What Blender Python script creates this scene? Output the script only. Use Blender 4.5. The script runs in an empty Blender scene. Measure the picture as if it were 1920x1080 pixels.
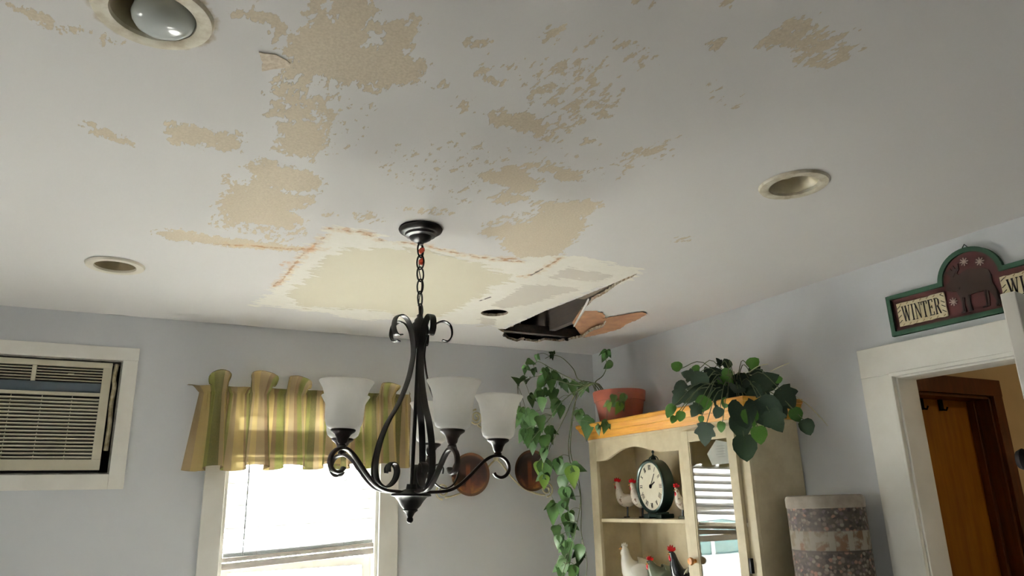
import bpy, bmesh, math, random
import numpy as np
from mathutils import Vector, Matrix, Euler
from mathutils.geometry import delaunay_2d_cdt

S = bpy.context.scene
COL = S.collection
PI = math.pi
rnd = random.Random(7)

# ------------------------------------------------------------------ camera, sky, exposure
XR, YB, ZC = 2.785, 3.945, 2.43          # right wall, back wall, ceiling
XL, YF = -1.75, -1.9                      # left wall, rear wall (behind the viewer)
cam_data = bpy.data.cameras.new('camera')
cam = bpy.data.objects.new('camera', cam_data); COL.objects.link(cam)
S.camera = cam
cam_data.sensor_width = 36.0
cam_data.lens = 1355.145 / 1920 * 36.0
cam_data.clip_start = 0.02
yaw, pitch, roll = 0.505529, 0.286697, -0.0281467
fw = Vector((math.sin(yaw)*math.cos(pitch), math.cos(yaw)*math.cos(pitch), math.sin(pitch)))
rt = Vector((math.cos(yaw), -math.sin(yaw), 0)); up = rt.cross(fw)
rt, up = math.cos(roll)*rt + math.sin(roll)*up, -math.sin(roll)*rt + math.cos(roll)*up
M3 = Matrix((rt, up, -fw)).transposed()
cam.matrix_world = Matrix.Translation((0, 0, 1.5)) @ M3.to_4x4()

w = bpy.data.worlds.new('overcast_sky'); S.world = w; w.use_nodes = True
bg = w.node_tree.nodes['Background']
bg.inputs['Color'].default_value = (1.0, 0.99, 0.985, 1)
bg.inputs['Strength'].default_value = 6.5
sun_data = bpy.data.lights.new('sun', 'SUN'); sun_data.energy = 1150.0; sun_data.angle = 0.02; sun_data.color = (1.0, 0.985, 0.955)
sun = bpy.data.objects.new('sun', sun_data); COL.objects.link(sun)
sun.rotation_euler = Vector((0.02, -0.47, -0.88)).to_track_quat('-Z', 'Y').to_euler()   # shines on the back window

def portal(name, loc, rot, sx, sy):
    l = bpy.data.lights.new(name, 'AREA'); l.shape = 'RECTANGLE'; l.size = sx; l.size_y = sy
    l.cycles.is_portal = True
    o = bpy.data.objects.new(name, l); COL.objects.link(o); o.location = loc; o.rotation_euler = rot
    return o
portal('window_portal_back', (0.92, YB+0.18, 1.25), (-PI/2, 0, 0), 0.9, 1.5)
portal('window_portal_side', (XL-0.18, 2.1, 1.425), (0, -PI/2, 0), 0.65, 0.6)

vs = S.view_settings
vs.view_transform = 'Standard'; vs.look = 'None'; vs.gamma = 1.0; vs.use_curve_mapping = False
vs.exposure = 1.78
S.cycles.max_bounces = 10; S.cycles.diffuse_bounces = 6; S.cycles.transparent_max_bounces = 16
S.cycles.sample_clamp_indirect = 6.0

# ------------------------------------------------------------------ helpers
def lin(c):
    return tuple(((x/255)/12.92 if x/255 <= 0.04045 else ((x/255+0.055)/1.055)**2.4) for x in c[:3])

class NT:
    """small wrapper to write node trees"""
    def __init__(s, name):
        s.m = bpy.data.materials.new(name); s.m.use_nodes = True; s.t = s.m.node_tree
        s.b = s.t.nodes['Principled BSDF']; s.out = s.t.nodes['Material Output']
    def n(s, typ, **kw):
        nd = s.t.nodes.new(typ)
        for k, v in kw.items(): setattr(nd, k, v)
        return nd
    def put(s, sock, v):
        if isinstance(v, bpy.types.NodeSocket): s.t.links.new(v, sock)
        elif v is not None: sock.default_value = v
    def math(s, op, a, b=None, clamp=False):
        nd = s.n('ShaderNodeMath', operation=op, use_clamp=clamp); s.put(nd.inputs[0], a); s.put(nd.inputs[1], b); return nd.outputs[0]
    def mix(s, f, a, b):
        nd = s.n('ShaderNodeMix', data_type='RGBA'); s.put(nd.inputs[0], f)
        for i, v in ((6, a), (7, b)):
            s.put(nd.inputs[i], (*v, 1) if isinstance(v, tuple) and len(v) == 3 else v)
        return nd.outputs[2]
    def coord(s, kind='Object'):
        return s.n('ShaderNodeTexCoord').outputs[kind]
    def scale(s, v, sc, rot=(0, 0, 0)):
        nd = s.n('ShaderNodeMapping'); s.put(nd.inputs[0], v); nd.inputs['Scale'].default_value = sc; nd.inputs['Rotation'].default_value = rot; return nd.outputs[0]
    def noise(s, v, sc, detail=3, rough=0.55, out='Fac'):
        nd = s.n('ShaderNodeTexNoise'); s.put(nd.inputs['Vector'], v); nd.inputs['Scale'].default_value = sc
        nd.inputs['Detail'].default_value = detail; nd.inputs['Roughness'].default_value = rough; return nd.outputs[out]
    def ramp(s, f, stops, interp='LINEAR'):
        nd = s.n('ShaderNodeValToRGB'); s.put(nd.inputs[0], f); r = nd.color_ramp; r.interpolation = interp
        while len(r.elements) < len(stops): r.elements.new(0.5)
        for e, (p, c) in zip(r.elements, stops): e.position = p; e.color = (*c, 1)
        return nd.outputs[0]
    def smooth(s, f, a, b):
        nd = s.n('ShaderNodeMapRange', interpolation_type='SMOOTHSTEP'); s.put(nd.inputs[0], f)
        nd.inputs[1].default_value = a; nd.inputs[2].default_value = b; return nd.outputs[0]
    def attr(s, name):
        return s.n('ShaderNodeAttribute', attribute_name=name).outputs['Fac']
    def bump(s, h, strength=0.5, dist=0.002):
        nd = s.n('ShaderNodeBump'); nd.inputs['Strength'].default_value = strength; nd.inputs['Distance'].default_value = dist
        s.put(nd.inputs['Height'], h); s.put(s.b.inputs['Normal'], nd.outputs[0])
    def fin(s, color, rough=0.6, metal=0.0, spec=0.5):
        s.put(s.b.inputs['Base Color'], (*color, 1) if isinstance(color, tuple) and len(color) == 3 else color)
        s.put(s.b.inputs['Roughness'], rough); s.put(s.b.inputs['Metallic'], metal); s.put(s.b.inputs['Specular IOR Level'], spec)
        return s.m

def pmat(name, c1, c2=None, sc=6.0, rough=0.6, metal=0.0, spec=0.5, bump=0.0, bsc=60.0, stretch=(1, 1, 1), detail=4, lo=0.35, hi=0.65):
    t = NT(name); v = t.scale(t.coord(), stretch)
    c2 = c2 or tuple(x*0.9 for x in c1)
    col = t.ramp(t.noise(v, sc, detail), [(lo, lin(c2)), (hi, lin(c1))])
    if bump: t.bump(t.noise(v, bsc, 4), bump, 0.002)
    return t.fin(col, rough, metal, spec)

class MB:
    """collects shapes into one mesh"""
    def __init__(s): s.v = []; s.f = []; s.uv = None
    def add(s, vs, fs):
        o = len(s.v); s.v += [tuple(p) for p in vs]; s.f += [tuple(i+o for i in f) for f in fs]; return s
    def box(s, a, b, M=None):
        x0, y0, z0 = a; x1, y1, z1 = b
        vs = [Vector(p) for p in ((x0,y0,z0),(x1,y0,z0),(x1,y1,z0),(x0,y1,z0),(x0,y0,z1),(x1,y0,z1),(x1,y1,z1),(x0,y1,z1))]
        if M: vs = [M @ p for p in vs]
        return s.add(vs, [(0,3,2,1),(4,5,6,7),(0,1,5,4),(1,2,6,5),(2,3,7,6),(3,0,4,7)])
    def prism(s, poly, d0, d1, axes='xyz', M=None):
        """poly in the plane of the first two axes, extruded along the third"""
        n = len(poly); ix = ['xyz'.index(c) for c in axes]
        def p3(a, b, c):
            p = [0, 0, 0]; p[ix[0]] = a; p[ix[1]] = b; p[ix[2]] = c; p = Vector(p); return M @ p if M else p
        bm = bmesh.new()
        lo = [bm.verts.new(p3(a, b, d0)) for a, b in poly]; hi = [bm.verts.new(p3(a, b, d1)) for a, b in poly]
        for i in range(n):
            j = (i+1) % n; bm.faces.new((lo[i], lo[j], hi[j], hi[i]))
        f1 = bm.faces.new(lo); f2 = bm.faces.new(hi[::-1]); bm.normal_update()
        bmesh.ops.triangulate(bm, faces=[f1, f2])
        bmesh.ops.recalc_face_normals(bm, faces=bm.faces)
        bm.verts.index_update()
        s.add([v.co for v in bm.verts], [[v.index for v in f.verts] for f in bm.faces]); bm.free(); return s
    def lathe(s, prof, n=24, M=None, closed=False):
        """prof: list of (r, z)"""
        vs = []; fs = []; k = len(prof)
        for i in range(n):
            a = 2*PI*i/n
            for r, z in prof:
                p = Vector((r*math.cos(a), r*math.sin(a), z)); vs.append(M @ p if M else p)
        for i in range(n):
            j = (i+1) % n
            for q in range(k if closed else k-1):
                q2 = (q+1) % k; fs.append((i*k+q, j*k+q, j*k+q2, i*k+q2))
        return s.add(vs, fs)
    def sweep(s, path, section, side=None, scale=None, cap=True):
        """section: list of (a, b): a along side (binormal), b along the normal"""
        P = [Vector(p) for p in path]; n = len(P); k = len(section); vs = []; fs = []
        prev = None
        for i in range(n):
            t = (P[min(i+1, n-1)] - P[max(i-1, 0)]).normalized()
            if side is not None: b = Vector(side) - t*t.dot(Vector(side))
            else:
                b = prev - t*t.dot(prev) if prev is not None else t.orthogonal()
            b = b.normalized() if b.length > 1e-6 else t.orthogonal().normalized()
            prev = b; nn = t.cross(b); sc = scale[i] if scale else 1.0
            for a, c in section: vs.append(P[i] + b*a*sc + nn*c*sc)
        for i in range(n-1):
            for q in range(k):
                r = (q+1) % k; fs.append((i*k+q, i*k+r, (i+1)*k+r, (i+1)*k+q))
        if cap: fs += [tuple(range(k))[::-1], tuple((n-1)*k+q for q in range(k))]
        return s.add(vs, fs)
    def tube(s, path, r, n=8, scale=None): return s.sweep(path, [(r*math.cos(2*PI*i/n), r*math.sin(2*PI*i/n)) for i in range(n)], None, scale)
    def ball(s, c, r, n=12, m=8, M=None):
        r = (r, r, r) if not isinstance(r, (tuple, list)) else r; T = M or Matrix.Identity(4)
        vs = []; fs = []
        for i in range(m+1):
            ph = PI*i/m
            for j in range(n):
                th = 2*PI*j/n
                vs.append(T @ Vector((c[0]+r[0]*math.sin(ph)*math.cos(th), c[1]+r[1]*math.sin(ph)*math.sin(th), c[2]+r[2]*math.cos(ph))))
        for i in range(m):
            for j in range(n):
                fs.append((i*n+j, (i+1)*n+j, (i+1)*n+(j+1) % n, i*n+(j+1) % n))
        return s.add(vs, fs)
    def mesh(s, name, mat, smooth=False, bevel=0.0):
        me = bpy.data.meshes.new(name); me.from_pydata(s.v, [], s.f)
        if bevel:
            bm = bmesh.new(); bm.from_mesh(me); bmesh.ops.remove_doubles(bm, verts=bm.verts, dist=1e-6)
            ed = [e for e in bm.edges if len(e.link_faces) == 2 and e.calc_face_angle(0) > 0.6]
            bmesh.ops.bevel(bm, geom=ed, offset=bevel, segments=2, profile=0.5, affect='EDGES', clamp_overlap=True)
            bm.to_mesh(me); bm.free()
        else:
            bm = bmesh.new(); bm.from_mesh(me); bmesh.ops.remove_doubles(bm, verts=bm.verts, dist=1e-6)
            bmesh.ops.recalc_face_normals(bm, faces=bm.faces); bm.to_mesh(me); bm.free()
        if smooth:
            me.polygons.foreach_set('use_smooth', [True]*len(me.polygons))
            try: me.set_sharp_from_angle(angle=math.radians(40))
            except Exception: pass
        me.materials.append(mat); return me
    def build(s, name, mat, parent=None, smooth=False, bevel=0.0, M=None):
        return link(name, s.mesh(name, mat, smooth, bevel), parent, M)

def link(name, me, parent=None, M=None):
    o = bpy.data.objects.new(name, me); COL.objects.link(o)
    if M is not None: o.matrix_local = M
    if parent is not None: o.parent = parent
    return o
def thing(name, label, cat, loc=(0, 0, 0), rz=0.0, group=None):
    o = bpy.data.objects.new(name, None); COL.objects.link(o); o.empty_display_size = 0.05
    o.location = loc; o.rotation_euler = (0, 0, rz); return tag(o, label, cat, group)
def tag(o, label, cat, group=None):
    o['label'] = label; o['category'] = cat
    if group: o['group'] = group
    return o
def struct(o, label=None, cat=None):
    o['kind'] = 'structure'
    if label: o['label'] = label
    if cat: o['category'] = cat
    return o
def rel(o, pts): return [Vector(p) - Vector(o.location) for p in pts]
def smooth_path(P, n=6):
    """Catmull-Rom through the points"""
    P = [Vector(p) for p in P]; out = []
    Q = [2*P[0]-P[1]] + P + [2*P[-1]-P[-2]]
    for i in range(1, len(Q)-2):
        a, b, c, d = Q[i-1:i+3]
        for k in range(n):
            t = k/n; out.append(0.5*((2*b)+(c-a)*t+(2*a-5*b+4*c-d)*t*t+(3*b-a-3*c+d)*t**3))
    return out + [P[-1]]
def rrect(w, h, r=None, n=2):
    """rounded rectangle section, half sizes w h"""
    r = r or min(w, h)*0.6; out = []
    for cx, cy, a0 in ((w-r, h-r, 0), (-w+r, h-r, PI/2), (-w+r, -h+r, PI), (w-r, -h+r, 1.5*PI)):
        for i in range(n+1):
            a = a0 + PI/2*i/n; out.append((cx+r*math.cos(a), cy+r*math.sin(a)))
    return out
PEEL = [(1,[(.261,1.161),(.34,1.122),(.358,1.182),(.378,1.222),(.377,1.266),(.376,1.293),(.405,1.303),(.421,1.29),(.412,1.248),(.395,1.213),(.403,1.192),(.452,1.164),(.452,1.202),(.463,1.259),(.466,1.296),(.507,1.295),(.527,1.311),(.515,1.322),(.53,1.367),(.497,1.394),(.465,1.432),(.453,1.466),(.433,1.459),(.432,1.421),(.389,1.442),(.325,1.446),(.287,1.465),(.256,1.491),(.245,1.486),(.257,1.448),(.254,1.41),(.225,1.391),(.237,1.353),(.234,1.319),(.256,1.291),(.264,1.262),(.25,1.236),(.26,1.211),(.277,1.222),(.284,1.26),(.293,1.239),(.282,1.204)]),(.5,[(.116,1.295),(.153,1.276),(.185,1.284),(.226,1.301),(.235,1.323),(.199,1.332),(.181,1.307),(.15,1.314),(.122,1.304)]),(.16,[(.24,1.488),(.29,1.453),(.313,1.529),(.358,1.553),(.398,1.595),(.41,1.696),(.373,1.633),(.304,1.666),(.25,1.667),(.242,1.61),(.273,1.571),(.244,1.574)]),(.8,[(.288,1.7),(.336,1.651),(.384,1.654),(.417,1.735),(.423,1.807),(.399,1.866),(.346,1.859),(.3,1.85),(.304,1.761)]),(1,[(.254,1.984),(.294,1.916),(.338,1.944),(.405,1.946),(.464,1.962),(.468,2.063),(.405,2.102),(.348,2.099),(.375,2.126),(.448,2.131),(.477,2.098),(.475,2.181),(.433,2.265),(.487,2.332),(.478,2.434),(.388,2.425),(.312,2.435),(.266,2.433),(.215,2.322),(.222,2.216),(.256,2.162),(.282,2.075),(.271,2.009)]),(.1,[(.223,2.384),(.309,2.413),(.475,2.314),(.525,2.463),(.465,2.571),(.375,2.531),(.233,2.52)]),(.6,[(.041,1.817),(.077,1.799),(.157,1.815),(.209,1.793),(.21,1.901),(.169,1.91),(.11,1.904),(.048,1.919)]),(.35,[(-.135,1.898),(-.094,1.918),(-.037,1.95),(-.041,1.981),(-.094,1.973),(-.128,1.948)]),(.7,[(.046,2.668),(.119,2.592),(.228,2.611),(.421,2.604),(.549,2.603),(.534,2.654),(.394,2.687),(.191,2.708),(.113,2.708)]),(.25,[(-.252,1.47),(-.191,1.484),(-.153,1.498),(-.168,1.51),(-.215,1.492)]),(.3,[(.21,2.073),(.257,2.123),(.262,2.159),(.225,2.157)]),(-.02,[(.285,1.477),(.438,1.456),(.466,1.525),(.488,1.716),(.447,1.796),(.369,1.572)]),(-.06,[(.563,1.741),(.706,1.554),(.785,1.574),(.921,1.851),(.683,1.942)]),(.0,[(.673,1.873),(.762,1.813),(.794,1.853),(.706,1.941)]),(.1,[(.637,2.205),(.669,2.178),(.725,2.222),(.67,2.259)]),(.1,[(.568,2.239),(.567,2.254),(.558,2.264),(.545,2.264),(.537,2.253),(.538,2.238),(.548,2.228),(.56,2.228)]),(.12,[(.758,2.093),(.878,2.048),(.937,2.066),(.833,2.103)]),(.12,[(.78,1.29),(.791,1.151),(.854,1.115),(.894,1.2),(.979,1.227),(1.004,1.276),(.95,1.29),(.937,1.335),(.848,1.315),(.796,1.305)]),(-.02,[(.647,1.237),(.755,1.173),(.805,1.045),(.953,1.056),(.92,1.133),(1.027,1.317),(.882,1.348),(.745,1.284),(.69,1.311)]),(1,[(.749,1.432),(.776,1.4),(.858,1.389),(.912,1.42),(.922,1.467),(.87,1.471),(.812,1.468),(.774,1.468)]),(.1,[(.894,1.415),(.953,1.393),(.98,1.458),(.932,1.489)]),(.2,[(.971,1.351),(.97,1.36),(.959,1.368),(.945,1.372),(.936,1.368),(.936,1.359),(.947,1.35),(.961,1.347)]),(.2,[(1.005,1.308),(1.007,1.316),(1.001,1.323),(.991,1.324),(.983,1.318),(.982,1.31),(.987,1.304),(.997,1.303)]),(.9,[(.872,1.752),(.931,1.677),(.978,1.641),(1.007,1.697),(1.068,1.724),(1.073,1.783),(1.037,1.826),(.972,1.798),(.899,1.781)]),(.6,[(.992,1.643),(1.03,1.599),(1.092,1.621),(1.154,1.601),(1.165,1.656),(1.121,1.693),(1.064,1.656)]),(.5,[(.986,1.891),(1.014,1.831),(1.096,1.846),(1.076,1.88),(1.034,1.932)]),(.9,[(1.111,1.864),(1.175,1.851),(1.245,1.802),(1.331,1.758),(1.348,1.843),(1.337,1.942),(1.38,1.917),(1.434,2.106),(1.479,2.277),(1.347,2.368),(1.249,2.304),(1.172,2.197),(1.093,2.192),(1.09,2.129),(1.19,2.034),(1.187,1.917)]),(.05,[(1.093,2.192),(1.064,2.116),(1.137,1.94),(1.173,1.923),(1.179,2.014)]),(.2,[(1.194,1.464),(1.215,1.411),(1.252,1.368),(1.281,1.414),(1.248,1.441),(1.225,1.477)]),(-.01,[(1.2,1.606),(1.193,1.456),(1.267,1.313),(1.314,1.367),(1.271,1.537),(1.246,1.621)]),(-.01,[(.806,1.594),(.916,1.526),(1.114,1.542),(1.187,1.612),(.969,1.645),(.857,1.698)]),(-.03,[(.73,1.6),(.799,1.567),(.951,1.837),(.917,1.975),(.803,1.83)]),(.3,[(1.141,.915),(1.114,.843),(1.146,.81),(1.205,.824),(1.249,.802),(1.275,.812),(1.288,.842),(1.34,.831),(1.351,.885),(1.328,.918),(1.253,.913),(1.198,.892),(1.174,.903)]),(.3,[(.607,1.175),(.605,1.186),(.592,1.196),(.576,1.2),(.566,1.195),(.568,1.184),(.581,1.174),(.597,1.17)]),(.3,[(.721,1.091),(.722,1.098),(.716,1.104),(.708,1.105),(.701,1.101),(.701,1.093),(.706,1.087),(.715,1.086)]),(.3,[(1.064,.946),(1.065,.952),(1.058,.958),(1.048,.96),(1.04,.957),(1.04,.951),(1.046,.945),(1.056,.943)]),(.3,[(.675,1.417),(.68,1.434),(.676,1.444),(.666,1.441),(.656,1.427),(.652,1.41),(.656,1.4),(.665,1.403)]),(.3,[(.821,.912),(.822,.916),(.818,.919),(.813,.92),(.809,.918),(.808,.914),(.811,.91),(.817,.909)]),(.3,[(.979,.839),(.982,.845),(.979,.85),(.972,.851),(.964,.846),(.961,.84),(.965,.835),(.972,.835)]),(.3,[(.654,1.267),(.655,1.276),(.651,1.281),(.644,1.281),(.638,1.275),(.637,1.267),(.641,1.261),(.648,1.261)]),(.3,[(.711,1.069),(.711,1.074),(.708,1.078),(.703,1.078),(.698,1.075),(.698,1.071),(.701,1.067),(.707,1.067)]),(.3,[(.795,1.083),(.796,1.088),(.793,1.091),(.788,1.091),(.784,1.089),(.784,1.084),(.787,1.081),(.791,1.081)]),(.3,[(.864,1.046),(.865,1.05),(.862,1.053),(.857,1.054),(.853,1.051),(.852,1.047),(.855,1.044),(.86,1.043)]),(.3,[(.954,1.063),(.955,1.067),(.951,1.071),(.946,1.072),(.941,1.069),(.94,1.065),(.944,1.061),(.949,1.06)]),(.3,[(.907,1.068),(.908,1.072),(.905,1.075),(.901,1.075),(.897,1.073),(.897,1.069),(.899,1.066),(.903,1.066)]),(.3,[(1.06,1.439),(1.06,1.444),(1.055,1.449),(1.047,1.451),(1.041,1.448),(1.041,1.443),(1.047,1.438),(1.055,1.436)]),(.3,[(.969,1.453),(.965,1.463),(.946,1.476),(.924,1.483),(.912,1.48),(.917,1.47),(.935,1.458),(.957,1.451)]),(.3,[(.697,1.228),(.697,1.233),(.695,1.236),(.691,1.236),(.687,1.233),(.687,1.229),(.69,1.226),(.694,1.226)]),(.3,[(.703,1.288),(.704,1.297),(.699,1.303),(.69,1.304),(.684,1.298),(.683,1.289),(.688,1.282),(.696,1.282)]),(.15,[(1.798,1.998),(1.791,1.916),(1.825,1.895),(1.831,1.955)]),(-.02,[(1.136,1.082),(1.207,1.07),(1.285,1.115),(1.191,1.124)]),(.25,[(-.08,1.504),(-.082,1.512),(-.088,1.517),(-.094,1.518),(-.097,1.513),(-.094,1.505),(-.088,1.5),(-.082,1.499)]),(.3,[(.206,1.355),(.206,1.364),(.204,1.368),(.2,1.366),(.198,1.359),(.197,1.35),(.199,1.346),(.203,1.348)]),(.3,[(.593,1.363),(.593,1.368),(.588,1.373),(.582,1.374),(.578,1.37),(.578,1.365),(.583,1.36),(.589,1.359)]),(.3,[(.678,1.419),(.682,1.434),(.679,1.443),(.67,1.44),(.661,1.427),(.657,1.412),(.66,1.403),(.669,1.406)]),(.3,[(.604,1.176),(.602,1.186),(.589,1.196),(.573,1.2),(.564,1.196),(.566,1.186),(.579,1.175),(.595,1.171)])]
CHIP = [(.184,1.411),(.218,1.404),(.252,1.423),(.284,1.407),(.255,1.439),(.224,1.46),(.203,1.48),(.199,1.447)]
COMP = [[(.519,3.52),(.561,3.183),(.573,2.863),(.575,2.586),(.579,2.372),(.618,2.347),(.726,2.344),(.818,2.392),(.931,2.392),(1.123,2.423),(1.245,2.416),(1.383,2.404),(1.35,2.382),(1.416,2.281),(1.604,2.255),(1.872,2.29),(1.936,2.328),(1.951,2.544),(1.889,2.543),(1.885,2.955),(1.858,3.362),(1.889,3.547),(1.744,3.398),(1.606,3.472),(1.29,3.513),(1.082,3.599),(.833,3.508),(.624,3.505)]]
PANEL = [[(.638,3.251),(.638,3.078),(.664,2.952),(.66,2.815),(.656,2.668),(.694,2.56),(.797,2.496),(.898,2.459),(.974,2.443),(1.096,2.473),(1.217,2.488),(1.313,2.548),(1.428,2.585),(1.48,2.666),(1.424,2.738),(1.448,2.905),(1.439,3.076),(1.443,3.223),(1.421,3.376),(1.337,3.427),(1.242,3.427),(1.123,3.372),(.948,3.399),(.829,3.434),(.765,3.461),(.694,3.389)]]
GRAY = [[(1.592,2.555),(1.596,2.404),(1.731,2.401),(1.855,2.398),(1.832,2.504),(1.715,2.528)],[(1.569,3.054),(1.548,2.69),(1.684,2.632),(1.813,2.623),(1.77,2.83),(1.728,2.987),(1.643,3.079)],[(1.63,3.3),(1.72,3.288),(1.782,3.421),(1.716,3.475)]]
CRACK = [[(.554,3.15),(.566,3.028),(.568,2.845),(.574,2.649),(.592,2.502),(.595,2.435)],[(.555,2.613),(.63,2.588)],[(.583,2.37),(.635,2.354),(.666,2.371),(.696,2.35),(.735,2.372),(.794,2.403)],[(.864,2.396),(.961,2.396),(1.071,2.418),(1.17,2.43),(1.279,2.43),(1.373,2.408)],[(1.202,2.426),(1.271,2.41),(1.357,2.387)],[(1.476,2.58),(1.503,2.534),(1.512,2.441),(1.496,2.281)],[(.261,2.694),(.357,2.667),(.457,2.649),(.557,2.621)]]
DARKCR = [[(1.505,2.547),(1.505,2.492),(1.512,2.441)],[(1.48,2.994),(1.498,2.915)]]
STAIN = [[(.631,2.356),(.647,2.326),(.666,2.371),(.65,2.387)],[(.696,2.35),(.735,2.34),(.746,2.375),(.718,2.387)],[(.517,2.817),(.547,2.774),(.555,2.81),(.528,2.842)],[(.547,2.626),(.585,2.582),(.608,2.607),(.581,2.655)],[(.554,3.114),(.566,3.028),(.578,3.057),(.563,3.146)]]
HOLE = [(1.835,3.497),(1.881,3.487),(1.877,3.396),(1.873,3.041),(1.896,2.776),(1.912,2.533),(1.914,2.415),(1.92,2.349),(1.931,2.39),(1.932,2.478),(1.947,2.555),(1.974,2.661),(1.981,2.761),(2.014,2.856),(2.051,2.979),(2.129,2.946),(2.282,3.083),(2.366,3.225),(2.364,3.357),(2.412,3.507),(2.354,3.661),(2.242,3.655),(2.231,3.726),(2.106,3.708),(2.104,3.759),(2.018,3.711),(1.937,3.633),(1.913,3.567)]
TORN = [(2.136,2.955),(2.169,2.954),(2.268,3.063),(2.261,3.014),(2.307,2.933),(2.351,2.861),(2.412,2.897),(2.438,3.019),(2.442,3.111),(2.48,3.222),(2.464,3.347),(2.418,3.505),(2.364,3.357),(2.366,3.225),(2.297,3.103)]
SLIVER = [(1.954,2.773),(1.97,2.787),(2.066,2.972),(2.174,3.234),(2.159,3.218),(2.051,2.979)]
VINE_LEAVES = [(2.045,3.666,2.172,0.076),(2.089,3.688,2.184,0.077),(2.105,3.648,2.179,0.076),(2.11,3.684,2.24,0.056),(2.155,3.658,2.232,0.056),(2.102,3.599,2.274,0.062),(2.126,3.574,2.296,0.048),(2.261,3.622,2.345,0.042),(2.222,3.551,2.304,0.035),(2.184,3.572,2.207,0.069),(2.215,3.68,2.171,0.106),(2.228,3.583,2.163,0.111),(2.262,3.621,2.091,0.106),(2.175,3.619,2.081,0.104),(2.141,3.67,2.062,0.077),(2.155,3.578,2.027,0.089),(2.255,3.592,2.02,0.105),(2.322,3.586,2.144,0.085),(2.335,3.519,2.122,0.084),(2.392,3.518,2.113,0.091),(2.282,3.58,1.996,0.084),(2.044,3.638,1.977,0.075),(2.073,3.736,1.947,0.091),(2.114,3.679,1.96,0.105),(2.124,3.624,1.948,0.097),(2.138,3.569,1.919,0.096),(2.127,3.717,1.91,0.106),(2.103,3.667,1.846,0.111),(2.161,3.67,1.865,0.098),(2.155,3.7,1.808,0.106),(2.204,3.64,1.816,0.119),(2.245,3.647,1.864,0.106),(2.173,3.607,1.749,0.083),(2.379,3.536,1.952,0.098),(2.388,3.47,1.892,0.132),(2.184,3.691,1.678,0.093),(2.212,3.662,1.664,0.139),(2.148,3.573,1.599,0.09),(2.217,3.533,1.683,0.098),(2.29,3.498,1.625,0.129),(2.297,3.62,1.586,0.109),(2.267,3.55,1.511,0.114),(2.223,3.612,1.433,0.123),(2.237,3.548,1.451,0.083),(2.278,3.555,1.383,0.115),(2.217,3.575,1.326,0.084),(2.218,3.569,1.278,0.084),(2.305,3.55,1.328,0.084),(2.285,3.563,1.341,0.092),(2.299,3.608,1.219,0.132),(2.339,3.543,1.22,0.1),(2.357,3.573,1.188,0.093),(2.277,3.615,1.144,0.1),(2.275,3.639,1.113,0.093),(2.303,3.566,1.116,0.092),(2.427,3.26,2.023,0.062),(2.406,3.275,1.989,0.062),(2.449,3.245,1.978,0.076),(2.471,3.23,2.027,0.069),(2.513,3.431,2.307,0.079),(2.526,3.423,2.252,0.079),(2.383,3.29,1.879,0.076),(2.351,3.312,1.863,0.062)]
VINES = [[(2.4,3.447,2.114),(2.376,3.464,2.134),(2.289,3.522,2.191),(2.226,3.565,2.236),(2.162,3.608,2.283),(2.136,3.626,2.262)],[(2.404,3.469,2.117),(2.363,3.496,2.169),(2.34,3.512,2.234),(2.291,3.545,2.3),(2.244,3.576,2.321),(2.205,3.603,2.304)],[(2.423,3.48,2.12),(2.372,3.515,2.116),(2.35,3.53,2.024),(2.329,3.543,1.903),(2.318,3.551,1.753),(2.349,3.53,1.604),(2.355,3.526,1.46),(2.349,3.53,1.319),(2.367,3.518,1.18),(2.356,3.525,1.058)],[(2.4,3.447,2.114),(2.336,3.49,2.102),(2.257,3.544,2.032),(2.203,3.58,1.949),(2.136,3.625,1.861),(2.097,3.652,1.803)],[(2.412,3.463,2.117),(2.347,3.507,2.089),(2.29,3.545,1.963),(2.221,3.592,1.815),(2.179,3.62,1.698),(2.164,3.631,1.61)],[(2.441,3.468,2.119),(2.491,3.434,2.189),(2.512,3.42,2.241),(2.51,3.421,2.305)],[(2.4,3.447,2.114),(2.34,3.488,2.065),(2.302,3.513,1.899),(2.287,3.523,1.78),(2.297,3.517,1.663),(2.331,3.494,1.517),(2.304,3.512,1.349),(2.264,3.539,1.212),(2.226,3.565,1.091)],[(2.412,3.463,2.117),(2.349,3.506,2.139),(2.247,3.575,2.175),(2.17,3.627,2.201),(2.104,3.671,2.183),(2.064,3.698,2.16)]]
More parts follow.
